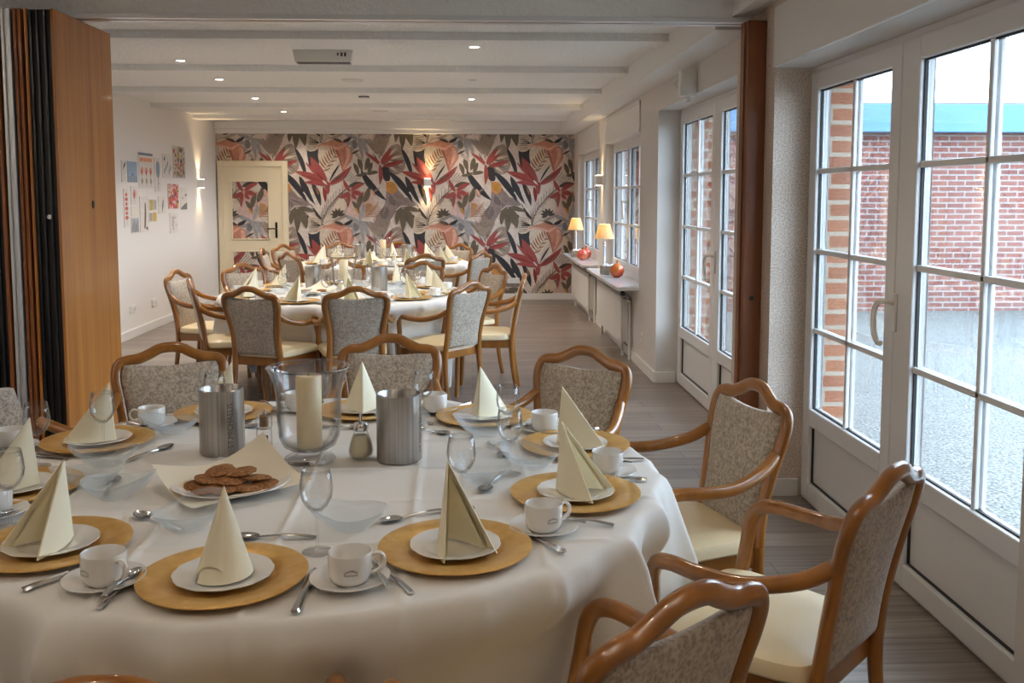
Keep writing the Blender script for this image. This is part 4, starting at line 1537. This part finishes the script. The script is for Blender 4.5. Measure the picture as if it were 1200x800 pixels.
def centre(c, tname, ck, pos):
    tw = tname
    CO.place((*pos['c1'], TZ + 0.001), R(pos['r1']), f'steel bottle cooler left of the candle vase on the {tw}', 'steel bottle coolers')
    CO.place((*pos['c2'], TZ + 0.001), R(pos['r2']), f'steel bottle cooler right of the candle vase on the {tw}', 'steel bottle coolers')
    VA.place((*pos['v'], TZ + 0.001), 0, f'flared clear glass candle vase in the centre of the {tw}', 'glass candle vases')
    CA.place((*pos['v'], TZ + 0.0415), 0, f'thick cream pillar candle inside the glass vase on the {tw}', 'pillar candles')
    PE.place((*pos['p'], TZ + 0.001), 0, f'clear acrylic pepper mill left of the vase on the {tw}', 'pepper mills')
    SU.place((*pos['s'], TZ + 0.001), 0, f'glass sugar shaker with metal spout on the {tw}', 'sugar shakers')
    x, y = pos['pl']
    PL.place((x, y, TZ + 0.001), 0, f'white platter of brown cookies on the {tw}', 'cookie platters')
    LI.place((x, y, TZ + 0.001), R(36), f'cream paper liner under the cookies on the {tw}', 'paper liners')
    where = [('lowest layer at far left', -0.086, -0.012, 0, 0), ('lowest layer, second from left', -0.05, -0.05, 0, 0.1), ('lowest layer at the front centre', 0.0, -0.058, 0, -0.1), ('lowest layer, second from right', 0.05, -0.045, 0, 0.1),
             ('lowest layer at far right', 0.092, -0.012, 0, -0.12), ('lowest layer at the back', 0.0, 0.03, 0, 0), ('middle layer at left', -0.055, -0.008, 1, -0.12), ('middle layer at centre', 0.004, -0.018, 1, 0.06),
             ('middle layer at right', 0.062, 0.0, 1, 0.14), ('topmost at left', -0.036, 0.022, 2, 0.14), ('topmost in the middle', 0.024, 0.010, 2, -0.1)]
    if ck:
        for lab, dx, dy, lv, tl in where:
            o = CK.place((x + dx, y + dy, TZ + 0.012 + lv * 0.0135), dx * 40, f'round brown oat cookie on near platter, {lab}', 'cookies on the near platter')
            o.rotation_euler = (tl, tl * 0.7, dx * 40)
    else:
        for lab, dx, dy, lv, tl in [w for w in where if w[3] != 2][::2]:
            CK.place((x + dx, y + dy, TZ + 0.012 + lv * 0.0135), dx * 40, f'brown cookie on the platter of the {tw}', f'cookies on the {tw}')
centre(NT, 'near table', True, dict(c1=(-0.742, 2.79), c2=(-0.212, 2.694), r1=36, r2=72, v=(-0.468, 2.69), p=(-0.612, 2.76), s=(-0.325, 2.717), pl=(-0.625, 2.43)))
centre(MT, 'middle table', False, dict(c1=(-1.27, 7.62), c2=(-0.74, 7.55), r1=200, r2=150, v=(-1.02, 7.55), p=(-1.15, 7.56), s=(-1.02, 7.38), pl=(-1.22, 7.30)))
centre(FT, 'far table', False, dict(c1=(-1.28, 10.95), c2=(-0.74, 10.85), r1=200, r2=150, v=(-1.02, 10.87), p=(-1.17, 10.84), s=(-0.88, 10.70), pl=(-1.16, 10.58)))

# ------------------------------------------------------------------ window-sill pieces
def mk_lamp():
    t = thing('table_lamp', cat='lamp')
    MB().box(-0.045, 0.045, -0.045, 0.045, 0, 0.012).lathe([(0, 0.012), (0.03, 0.012), (0.022, 0.03), (0.016, 0.045)], 20).build('lamp_base', M['steel'], t, True)
    MB().lathe([(0, 0.045), (0.016, 0.045), (0.020, 0.06), (0.013, 0.075), (0.012, 0.26), (0.018, 0.272), (0.012, 0.285), (0.018, 0.30), (0.008, 0.315), (0.006, 0.36), (0, 0.36)], 20).build('glass_column', plain('column_glass', (0.62, 0.66, 0.72), 0.08, 0.3), t, True)
    MB().lathe([(0.105, 0.345), (0.058, 0.50), (0.0565, 0.50), (0.1035, 0.345)], 36).build('lamp_shade', M['lampshade'], t, True)
    MB().lathe([(0, 0.37), (0.012, 0.375), (0.018, 0.40), (0.012, 0.425), (0, 0.43)], 14).build('bulb', emit('bulb', (1, 0.75, 0.45), 4), t, True)
    return t
LA = Kind(mk_lamp)
LA.place((1.40, 9.98, 0.701), 0, 'lit table lamp with cream shade on the nearer windowsill', 'windowsill lamps')
LA.place((1.38, 12.55, 0.701), 0, 'lit table lamp with cream shade on the farther windowsill', 'windowsill lamps')
def mk_box():
    t = thing('planter_box', cat='box')
    mb = MB()
    for x0, x1, y0, y1 in ((-0.075, 0.075, -0.07, -0.06), (-0.075, 0.075, 0.06, 0.07), (-0.075, -0.065, -0.06, 0.06), (0.065, 0.075, -0.06, 0.06)):
        mb.box(x0, x1, y0, y1, 0, 0.085)
    mb.box(-0.065, 0.065, -0.06, 0.06, 0, 0.01)
    mb.build('box_wall', wood('grey_wood', lin(128, 112, 96), lin(166, 150, 132), (6, 6, 40), 0.7, 0), t)
    rnd = random.Random(2)
    pb = MB()
    for k in range(16):
        x, y = rnd.uniform(-0.05, 0.05), rnd.uniform(-0.045, 0.045)
        pb.lathe([(0, -0.014), (0.012, -0.008), (0.015, 0.002), (0.010, 0.012), (0, 0.015)], 8, (x, y, 0.075 + rnd.uniform(0, 0.02)))
    p = pb.build('pebbles', M['white_paint'], t, True)
    p['kind'] = 'stuff'
    return t
BX = Kind(mk_box)
BX.place((1.39, 9.60, 0.701), 0, 'square grey wooden box of white pebbles on the nearer windowsill', 'sill boxes')
BX.place((1.37, 12.28, 0.701), 0, 'square grey wooden box of white pebbles on the farther windowsill', 'sill boxes')
def mk_fruit(mat, r=0.07):
    def f():
        t = thing('ceramic_pomegranate', cat='ornament')
        MB().lathe([(0, 0), (r * 0.45, 0.002), (r * 0.85, r * 0.35), (r, r * 0.9), (r * 0.86, r * 1.45), (r * 0.45, r * 1.80), (r * 0.14, r * 1.92), (0, r * 1.92)], 32).build('fruit_body', mat, t, True)
        cr = MB()
        cr.lathe([(r * 0.13, r * 1.86), (r * 0.11, r * 2.05), (r * 0.20, r * 2.30), (r * 0.17, r * 2.28), (r * 0.08, r * 2.05), (0, r * 2.0)], 12, rmod=lambda a, rr: 1 + 0.25 * math.sin(5 * a))
        cr.build('crown', mat, t, True)
        return t
    return f
Kind(mk_fruit(M['fruit_orange'], 0.072)).place((1.42, 9.22, 0.701), 0, 'glazed orange pomegranate ornament on the nearer windowsill', 'fruit ornaments')
FR = Kind(mk_fruit(M['fruit_red'], 0.068))
FR.place((1.37, 11.72, 0.701), 0, 'glazed red pomegranate ornament on farther windowsill, in front', 'fruit ornaments')
FR.place((1.45, 11.98, 0.701), 1, 'glazed red pomegranate ornament on farther windowsill, behind the other', 'fruit ornaments')

# ------------------------------------------------------------------ wall lamps, sockets, emergency light
def mk_sconce():
    t = thing('wall_sconce', cat='wall lamp')
    MB().box(-0.05, 0.05, 0.0, 0.08, -0.055, 0.055).build('sconce_body', M['white_paint'], t, bevel=0.004)
    MB().box(-0.038, 0.038, 0.012, 0.070, 0.0555, 0.058).box(-0.038, 0.038, 0.012, 0.070, -0.058, -0.0555).build('light_slot', M['sconce_glow'], t)
    return t
SC = Kind(mk_sconce)
LIGHTS = []
def spot(name, loc, dirv, energy, col, size, blend=0.6, rad=0.03):
    d = bpy.data.lights.new(name, 'SPOT')
    d.energy, d.color, d.spot_size, d.spot_blend, d.shadow_soft_size = energy, col, size, blend, rad
    o = bpy.data.objects.new(name, d)
    COL.objects.link(o)
    o.location = loc
    o.rotation_euler = Vector(dirv).to_track_quat('-Z', 'Y').to_euler()
    return o
WARM = (1.0, 0.74, 0.42)
DWARM = (1.0, 0.92, 0.82)
def sconce(x, y, z, rz, lab, n, up=14):
    SC.place((x, y, z), rz, lab, 'wall sconces')
    for s in (-1, 1):
        spot('sconce_beam', (x + n[0] * 0.045, y + n[1] * 0.045, z + s * 0.07), (n[0] * 0.04, n[1] * 0.04, s), up if s > 0 else min(up, 14), WARM if up < 20 else DWARM, R(80) if up < 20 else R(120), 0.8, 0.02)
sconce(XL, 12.70, 1.655, -PI / 2, 'lit white up-and-down wall lamp on the white wall beside the pictures', (1, 0))
sconce(-0.63, YB - 0.005, 1.68, PI, 'lit white up-and-down wall lamp on the patterned wall', (0, -1))
sconce(XR, 10.69, 1.67, PI / 2, 'lit white up-and-down wall lamp between the two windows', (-1, 0), 5)

sconce(XL, 2.2, 1.75, -PI / 2, 'added unseen fill lamp on the left wall of the front room, nearer the partition', (1, 0), 110)  # three lamps added out of view to brighten the ceiling and header
sconce(XL, -0.6, 1.75, -PI / 2, 'added unseen fill lamp on the left wall of the front room, behind the camera', (1, 0), 110)
sconce(XR, 0.6, 1.75, PI / 2, 'added unseen fill lamp on the right wall of the front room', (-1, 0), 110)

def mk_socket(n):
    def f():
        t = thing('wall_socket', cat='socket')
        w = 0.0405 * n
        MB().box(-w, w, 0, 0.010, -0.0405, 0.0405).build('cover_plate', M['plastic_white'], t, bevel=0.003)
        for k in range(n):
            x = -w + 0.0405 + k * 0.081
            h = MB().lathe([(0.0, 0.0105), (0.019, 0.0105), (0.021, 0.0125), (0.023, 0.0105)], 20).build('socket_well', M['white_paint'], t, True, loc=(x, 0, 0))
            h.rotation_euler = (R(-90), 0, 0)
            p = MB()
            for s in (-1, 1):
                p.lathe([(0, 0), (0.003, 0), (0.003, 0.0015), (0, 0.0015)], 8, (s * 0.0095, 0, 0.011))
            q = p.build('pin_hole', M['dark_grey'], h)
        return t
    return f
Kind(mk_socket(2)).place((XL, 10.13, 0.30), -PI / 2, 'double white socket low on white wall, nearer the partition', 'wall sockets')
Kind(mk_socket(2)).place((XL, 10.82, 0.295), -PI / 2, 'double white socket low on white wall, nearer the cream door', 'wall sockets')
Kind(mk_socket(3)).place((0.56, YB - 0.006, 0.275), PI, 'white triple socket low on the patterned wall', 'wall sockets')
Kind(mk_socket(1)).place((XR, 8.04, 0.285), PI / 2, 'white socket low on the right wall beside the nearer radiator', 'wall sockets')

em = thing('emergency_light', (XR, 6.25, 2.235), 0, 'boxy emergency light with clear lens above the far glazed door', 'emergency light')
MB().box(-0.11, 0, -0.055, 0.03, -0.085, 0.085).build('lamp_housing', M['plastic_white'], em, bevel=0.008)
MB().lathe([(0, 0.03), (0.05, 0.028), (0.075, 0.012), (0.08, 0.0)], 4).build('lens', M['glass'], em, True, loc=(-0.06, 0.03, 0)).rotation_euler = (R(-90), 0, 0)
MB().box(-0.105, -0.012, 0.03, 0.07, -0.08, 0.08).build('lens_cover', M['frosted'], em, bevel=0.01)
MB().lathe([(0, 0), (0.018, 0), (0.014, 0.03), (0, 0.032)], 14).build('bracket', M['steel'], em, True, loc=(-0.05, 0.0, -0.115))

# ------------------------------------------------------------------ ceiling fittings
def mk_down(lit):
    def f():
        t = thing('downlight', cat='ceiling light')
        MB().lathe([(0.032, 0.0), (0.044, -0.004), (0.046, 0.0), (0.030, 0.001)], 28).build('trim_ring', M['white_paint'], t, True)
        MB().lathe([(0, -0.0015), (0.031, -0.0015), (0.031, 0.0), (0, 0.0)], 24).build('lens', M['led'] if lit else M['off_lens'], t, True)
        return t
    return f
DL, DO = Kind(mk_down(True)), Kind(mk_down(False))
lit_l = [(-2.24, 7.52), (-2.26, 8.72), (-2.32, 10.40), (-2.34, 12.05), (-2.36, 13.05)]
lit_r = [(0.02, 6.75), (0.0, 10.40), (-0.02, 11.62), (-0.02, 13.05)]
ordn = ['nearest', 'second', 'third', 'fourth', 'fifth']
DWARM = (1.0, 0.92, 0.82)
def downspot(x, y, e):
    spot('down_beam', (x, y, ZC - 0.02), (0, 0, -1), e, DWARM, R(130), 0.7, 0.04)
for i, (x, y) in enumerate(lit_l):
    DL.place((x, y, ZC - 0.001), 0, f'lit round ceiling spot, {ordn[i]} from camera in the left row', 'lit ceiling spots')
    downspot(x, y, 70 if y < 12.5 else 22)
for i, (x, y) in enumerate(lit_r):
    DL.place((x, y, ZC - 0.001), 0, f'lit round ceiling spot, {ordn[i]} from camera in the right row', 'lit ceiling spots')
    downspot(x, y, 70 if y < 12.5 else 22)
DL.place((-2.16, 5.62, ZC - 0.001), 0, 'lit round ceiling spot just above the partition rail', 'lit ceiling spots')
downspot(-2.16, 5.62, 30)
DO.place((0.01, 8.66, ZC - 0.001), 0, 'unlit round ceiling spot in the right row', 'unlit ceiling spots')
for x, y in ((-2.4, 3.2), (-0.9, 3.0), (0.4, 3.2), (-2.4, 1.0), (-0.9, 0.6), (0.4, 0.9), (-0.9, -1.2)):  # added fill spots for the unseen front room, no fixtures behind them
    spot('down_beam', (x, y, ZC - 0.02), (0, 0, -1), 10, (1.0, 0.84, 0.66), R(130), 0.7, 0.04)

ex = thing('ceiling_emergency_lamp', (-1.06, 6.98, ZC), 0, 'rectangular white emergency lamp box fixed to the ceiling', 'emergency lamp')
MB().prism([(-0.215, -0.0), (0.215, -0.0), (0.20, -0.085), (-0.20, -0.085)][::-1], -0.05, 0.05, 'y').build('lamp_housing', M['plastic_white'], ex, bevel=0.004)
MB().box(-0.19, 0.19, -0.042, 0.042, -0.090, -0.0855).build('diffuser', M['dark_grey'], ex)
MB().box(0.10, 0.112, -0.0515, -0.05, -0.04, -0.02).box(0.125, 0.14, -0.0515, -0.05, -0.045, -0.018).box(0.15, 0.165, -0.0515, -0.05, -0.045, -0.018).build('label_mark', M['dark_grey'], ex)
def mk_speaker():
    t = thing('ceiling_speaker', cat='ceiling speaker')
    MB().lathe([(0, -0.008), (0.085, -0.008), (0.098, -0.004), (0.10, 0.0), (0, 0.0)], 36).build('speaker_grille', M['white_paint'], t, True)
    MB().lathe([(0.082, -0.0085), (0.086, -0.0105), (0.09, -0.0085)], 36).build('rim', M['wall_grey'], t, True)
    return t
SP = Kind(mk_speaker)
SP.place((-1.03, 7.26, ZC - 0.001), 0, 'round white ceiling speaker beside the rectangular emergency lamp', 'ceiling speakers')
SP.place((-1.07, 8.70, ZC - 0.001), 0, 'round white ceiling speaker over the middle table', 'ceiling speakers')
SP.place((-1.12, 11.80, ZC - 0.001), 0, 'round white ceiling speaker over the far table', 'ceiling speakers')
dk = thing('smoke_detector', (-1.12, 10.05, ZC - 0.001), 0, 'small dark-rimmed smoke detector on the ceiling', 'smoke detector')
MB().lathe([(0, -0.035), (0.035, -0.035), (0.05, -0.022), (0.055, 0.0), (0, 0.0)], 28).build('detector_body', M['white_paint'], dk, True)
MB().lathe([(0.0495, -0.024), (0.057, -0.022), (0.057, -0.010), (0.0495, -0.010)], 28).build('vent_slot', M['dark_grey'], dk)
def mk_hook():
    mb = MB().lathe([(0, 0), (0.016, 0), (0.010, -0.012), (0, -0.014)], 12).tube(catmull([(0, 0, -0.01), (0, 0, -0.03), (0.014, 0, -0.045), (0.020, 0, -0.032)], 5), 0.004, 8)
    return single('ceiling_hook', 'hook', mb, M['white_paint'])
HK = Kind(mk_hook)
for x, lab in ((-0.13, 'small white hook on the ceiling header, centre'), (-2.0, 'small white hook on ceiling header above wooden partition')):
    o = HK.place((x, 4.775, 2.50), 0, lab, 'ceiling hooks')

# ------------------------------------------------------------------ unframed pictures on the left wall
def art(name, y0, y1, z0, z1, label, shapes, base=(226, 218, 210)):
    """sheet on the wall x=XL; shapes in unit coordinates (0..1, 0..1)"""
    t = 0.006
    x = XL + 0.001
    fc = []
    b = lin(*base)
    P = lambda u, v, d: (x + t + d, y0 + (y1 - y0) * u, z0 + (z1 - z0) * v)
    B = lambda u, v: (x, y0 + (y1 - y0) * u, z0 + (z1 - z0) * v)
    fc.append(([P(0, 0, 0), P(1, 0, 0), P(1, 1, 0), P(0, 1, 0)], b))
    for (a, c) in (((0, 0), (1, 0)), ((1, 0), (1, 1)), ((1, 1), (0, 1)), ((0, 1), (0, 0))):
        fc.append(([P(*a, 0), B(*a), B(*c), P(*c, 0)], b))
    for k, (col, pts) in enumerate(shapes):
        fc.append(([P(u, v, 0.0003 + 0.00005 * k) for u, v in pts], lin(*[0.72 * c1 + 0.28 * c0 for c1, c0 in zip(col, base)])))
    o = coloured_mesh('wall_picture', fc, M['print'])
    tag(o, label, 'picture', 'small pictures on the left wall')
def ell(cx, cy, rx, ry, n=14):
    return [(cx + rx * math.cos(2 * PI * i / n), cy + ry * math.sin(2 * PI * i / n)) for i in range(n)]
def rc(x0, y0, x1, y1):
    return [(x0, y0), (x1, y0), (x1, y1), (x0, y1)]
rp = random.Random(11)
def confetti(n, cols, sz=0.07):
    out = []
    for k in range(n):
        cx, cy = rp.uniform(0.08, 0.92), rp.uniform(0.06, 0.94)
        w, h = sz * rp.uniform(0.5, 1.3), sz * rp.uniform(0.4, 1.3)
        w, h = min(w, cx - 0.01, 0.99 - cx), min(h, cy - 0.01, 0.99 - cy)
        out.append((rp.choice(cols), rc(cx - w, cy - h, cx + w, cy + h) if k % 2 else ell(cx, cy, w, h, 8)))
    return out
red, pinkc, blue, dk_, grn, och = (200, 70, 60), (222, 140, 130), (120, 140, 164), (52, 46, 46), (120, 124, 100), (196, 150, 60)
art('p', 9.95, 10.08, 1.64, 1.86, 'pale picture with dark bird shape, half behind the wooden partition', [(dk_, [(0.2, 0.55), (0.7, 0.75), (0.9, 0.95), (0.5, 0.85)]), (grn, rc(0.4, 0.1, 0.45, 0.5))])
art('p', 10.12, 10.40, 1.64, 1.86, 'blue-grey landscape picture at the left of the group', [((150, 172, 196), rc(0.02, 0.02, 0.98, 0.98)), ((104, 124, 150), rc(0.02, 0.02, 0.98, 0.3)), ((80, 100, 130), ell(0.5, 0.36, 0.08, 0.08))] + [((214, 214, 206), rc(0.1 + 0.12 * k, 0.04, 0.13 + 0.12 * k, 0.3)) for k in range(7)], (176, 190, 206))
art('p', 10.45, 10.92, 1.58, 1.97, 'tall picture of three red flowers under a blue band', [((80, 98, 124), rc(0.02, 0.92, 0.98, 0.99))] + [((232, 120, 76), ell(0.14 + 0.14 * k, 0.80, 0.07, 0.07, 6)) for k in range(6)] + [s for k in range(3) for s in ((pinkc, ell(0.2 + 0.3 * k, 0.50, 0.12, 0.10, 5)), (red, ell(0.2 + 0.3 * k, 0.44, 0.07, 0.07, 5)), (grn, rc(0.19 + 0.3 * k, 0.05, 0.21 + 0.3 * k, 0.40)), (grn, ell(0.2 + 0.3 * k, 0.2, 0.06, 0.09, 6)))])
art('p', 10.96, 11.17, 1.54, 1.93, 'picture of one round blue tree on a thin trunk', [(blue, ell(0.55, 0.66, 0.32, 0.25)), (dk_, rc(0.53, 0.05, 0.58, 0.45)), (grn, [(0.56, 0.2), (0.8, 0.3), (0.6, 0.26)])])
art('p', 11.25, 11.58, 1.70, 1.99, 'pale picture with small dark sprigs scattered over it', [(dk_, [(0.1, 0.75), (0.3, 0.95), (0.25, 0.7)])] + [((110, 118, 130), ell(0.2 + 0.17 * k, 0.3 + 0.14 * (k % 3), 0.06, 0.13, 6)) for k in range(5)])
art('p', 11.64, 12.12, 1.71, 2.10, 'picture densely speckled with red and green, topmost of the group', confetti(90, [red, grn, dk_, och, (170, 120, 100), (150, 150, 140)], 0.055), (206, 196, 184))
art('p', 11.42, 11.84, 1.34, 1.64, 'picture packed with red, black and orange blocks', confetti(60, [red, red, dk_, och, (226, 160, 150), (190, 60, 80)], 0.085), (226, 196, 186))
art('p', 11.90, 12.16, 1.32, 1.60, 'picture with dark hill and thin black marks, rightmost of the group', [((96, 98, 94), [(0.02, 0.02), (0.98, 0.02), (0.98, 0.34), (0.5, 0.24), (0.02, 0.10)]), (dk_, [(0.1, 0.6), (0.3, 0.5), (0.5, 0.62), (0.4, 0.52), (0.3, 0.46)]), (dk_, [(0.6, 0.66), (0.95, 0.72), (0.9, 0.6)])])
art('p', 9.98, 10.12, 1.17, 1.57, 'tall narrow picture of dark red blossoms beside the wooden partition', [(red, ell(0.5, 0.85 - 0.12 * k, 0.25 + 0.12 * (k % 2), 0.055, 6)) for k in range(6)] + [(grn, rc(0.47, 0.05, 0.52, 0.3))])
art('p', 10.19, 10.40, 1.40, 1.60, 'small picture of a single pink flower', [(pinkc, ell(0.5, 0.6, 0.25, 0.24, 6)), (red, ell(0.45, 0.5, 0.13, 0.2, 5)), (grn, rc(0.48, 0.1, 0.52, 0.4))])
art('p', 10.19, 10.41, 1.285, 1.385, 'small blank cream card between two pictures at the lower left', [((232, 226, 212), rc(0.05, 0.05, 0.95, 0.95))])
art('p', 10.17, 10.41, 1.10, 1.275, 'small grey picture of bare trees at the lower left', [((150, 156, 164), rc(0.05, 0.05, 0.95, 0.9))] + [(dk_, rc(0.12 + 0.14 * k, 0.08, 0.17 + 0.14 * k, 0.5 + 0.12 * (k % 3))) for k in range(6)])
art('p', 10.45, 10.72, 1.10, 1.49, 'picture of one tall dark brown feather', [((70, 52, 40), [(0.42, 0.1), (0.60, 0.12), (0.70, 0.5), (0.68, 0.8), (0.56, 0.84), (0.5, 0.5)]), (dk_, ell(0.75, 0.1, 0.12, 0.05, 6))])
art('p', 10.75, 11.00, 1.33, 1.46, 'small ochre and grey card, upper of two', [((176, 150, 66), rc(0.05, 0.05, 0.5, 0.95)), ((160, 158, 150), rc(0.55, 0.1, 0.95, 0.9))])
art('p', 10.74, 10.99, 1.205, 1.315, 'small ochre and grey card, lower of two', [((150, 148, 140), rc(0.05, 0.1, 0.4, 0.9)), ((206, 160, 60), rc(0.45, 0.05, 0.97, 0.95))])
art('p', 11.06, 11.33, 1.29, 1.49, 'small picture of a grey upright leaf', [((96, 100, 106), [(0.5, 0.15), (0.66, 0.45), (0.7, 0.85), (0.52, 0.7), (0.45, 0.4)]), (dk_, rc(0.44, 0.05, 0.48, 0.3))])
art('p', 11.46, 11.76, 1.05, 1.29, 'small pale grey scribbled picture, lowest of the group', [((170, 160, 156), ell(rp.uniform(0.25, 0.75), rp.uniform(0.15, 0.9), 0.07, 0.06, 5)) for k in range(22)])

# ------------------------------------------------------------------ outside: courtyard and the low brick building across it
struct('ground', MB().box(1.80, 40, -30, 45, -0.25, -0.12), M['gravel'])
bl = thing('brick_building', (0, 0, 0), 0, 'low red brick building with blue roof edge across the courtyard', 'building')
MB().box(3.6, 24, 13.0, 19, -0.12, 2.36).build('brick_wall', M['brick_front'], bl)
MB().box(3.45, 24.2, 12.8, 19.2, 2.36, 2.74).build('roof_edge', M['fascia'], bl, bevel=0.01)
MB().box(3.6, 24, 12.95, 19, 2.74, 2.77).build('flat_roof', M['dark_grey'], bl)

# ------------------------------------------------------------------ light
world = bpy.data.worlds.new('World')
scene.world = world
world.use_nodes = True
bg = world.node_tree.nodes['Background']
bg.inputs['Color'].default_value = (0.64, 0.81, 1.0, 1)
bg.inputs['Strength'].default_value = 10.5
sun = bpy.data.lights.new('sun', 'SUN')
sun.energy = 3.0
sun.color = (1.0, 0.95, 0.88)
sun.angle = R(0.6)
so = bpy.data.objects.new('sun', sun)
COL.objects.link(so)
so.rotation_euler = Vector((0.12, -0.75, -0.72)).to_track_quat('-Z', 'Y').to_euler()

def portal(name, y0, y1, z0, z1):
    d = bpy.data.lights.new(name, 'AREA')
    d.shape = 'RECTANGLE'
    d.size, d.size_y = y1 - y0, z1 - z0
    d.cycles.is_portal = True
    o = bpy.data.objects.new(name, d)
    COL.objects.link(o)
    o.location = (XB + 0.03, (y0 + y1) / 2, (z0 + z1) / 2)
    o.rotation_euler = (R(90), 0, R(90))
for a in (D1, D2):
    portal('daylight_portal', a[0], a[1], 0.0, 2.15)
for a in (W1, W2):
    portal('daylight_portal', a[0], a[1], 0.68, 2.06)

def point(name, loc, e, col, r):
    d = bpy.data.lights.new(name, 'POINT')
    d.energy, d.color, d.shadow_soft_size = e, col, r
    o = bpy.data.objects.new(name, d)
    COL.objects.link(o)
    o.location = loc
point('lamp_glow', (1.40, 9.98, 0.701 + 0.45), 2.2, (1.0, 0.82, 0.58), 0.02)
point('lamp_glow', (1.38, 12.55, 0.701 + 0.45), 2.2, (1.0, 0.82, 0.58), 0.02)

# ------------------------------------------------------------------ camera (shifted-lens view, eye height 1.51 m)
cd = bpy.data.cameras.new('camera')
cam = bpy.data.objects.new('camera', cd)
COL.objects.link(cam)
cam.location = (0, 0, 1.51)
cam.rotation_euler = (R(90 - 5.005), 0, R(-2.415))
cd.sensor_fit = 'HORIZONTAL'
cd.sensor_width = 36
cd.lens = 36 * 1110 / 1200
cd.shift_y = -(400 - 325.2) / 1200
cd.clip_start, cd.clip_end = 0.05, 200
scene.camera = cam

vs = scene.view_settings
vs.view_transform = 'Standard'
vs.look = 'None'
vs.gamma = 1
vs.use_curve_mapping = False
vs.exposure = 0.3
cy = scene.cycles
cy.use_denoising = True
cy.max_bounces = 10
cy.diffuse_bounces = 5
cy.glossy_bounces = 4
cy.transparent_max_bounces = 32
cy.transmission_bounces = 6
cy.caustics_reflective = False
cy.caustics_refractive = False
cy.sample_clamp_indirect = 6
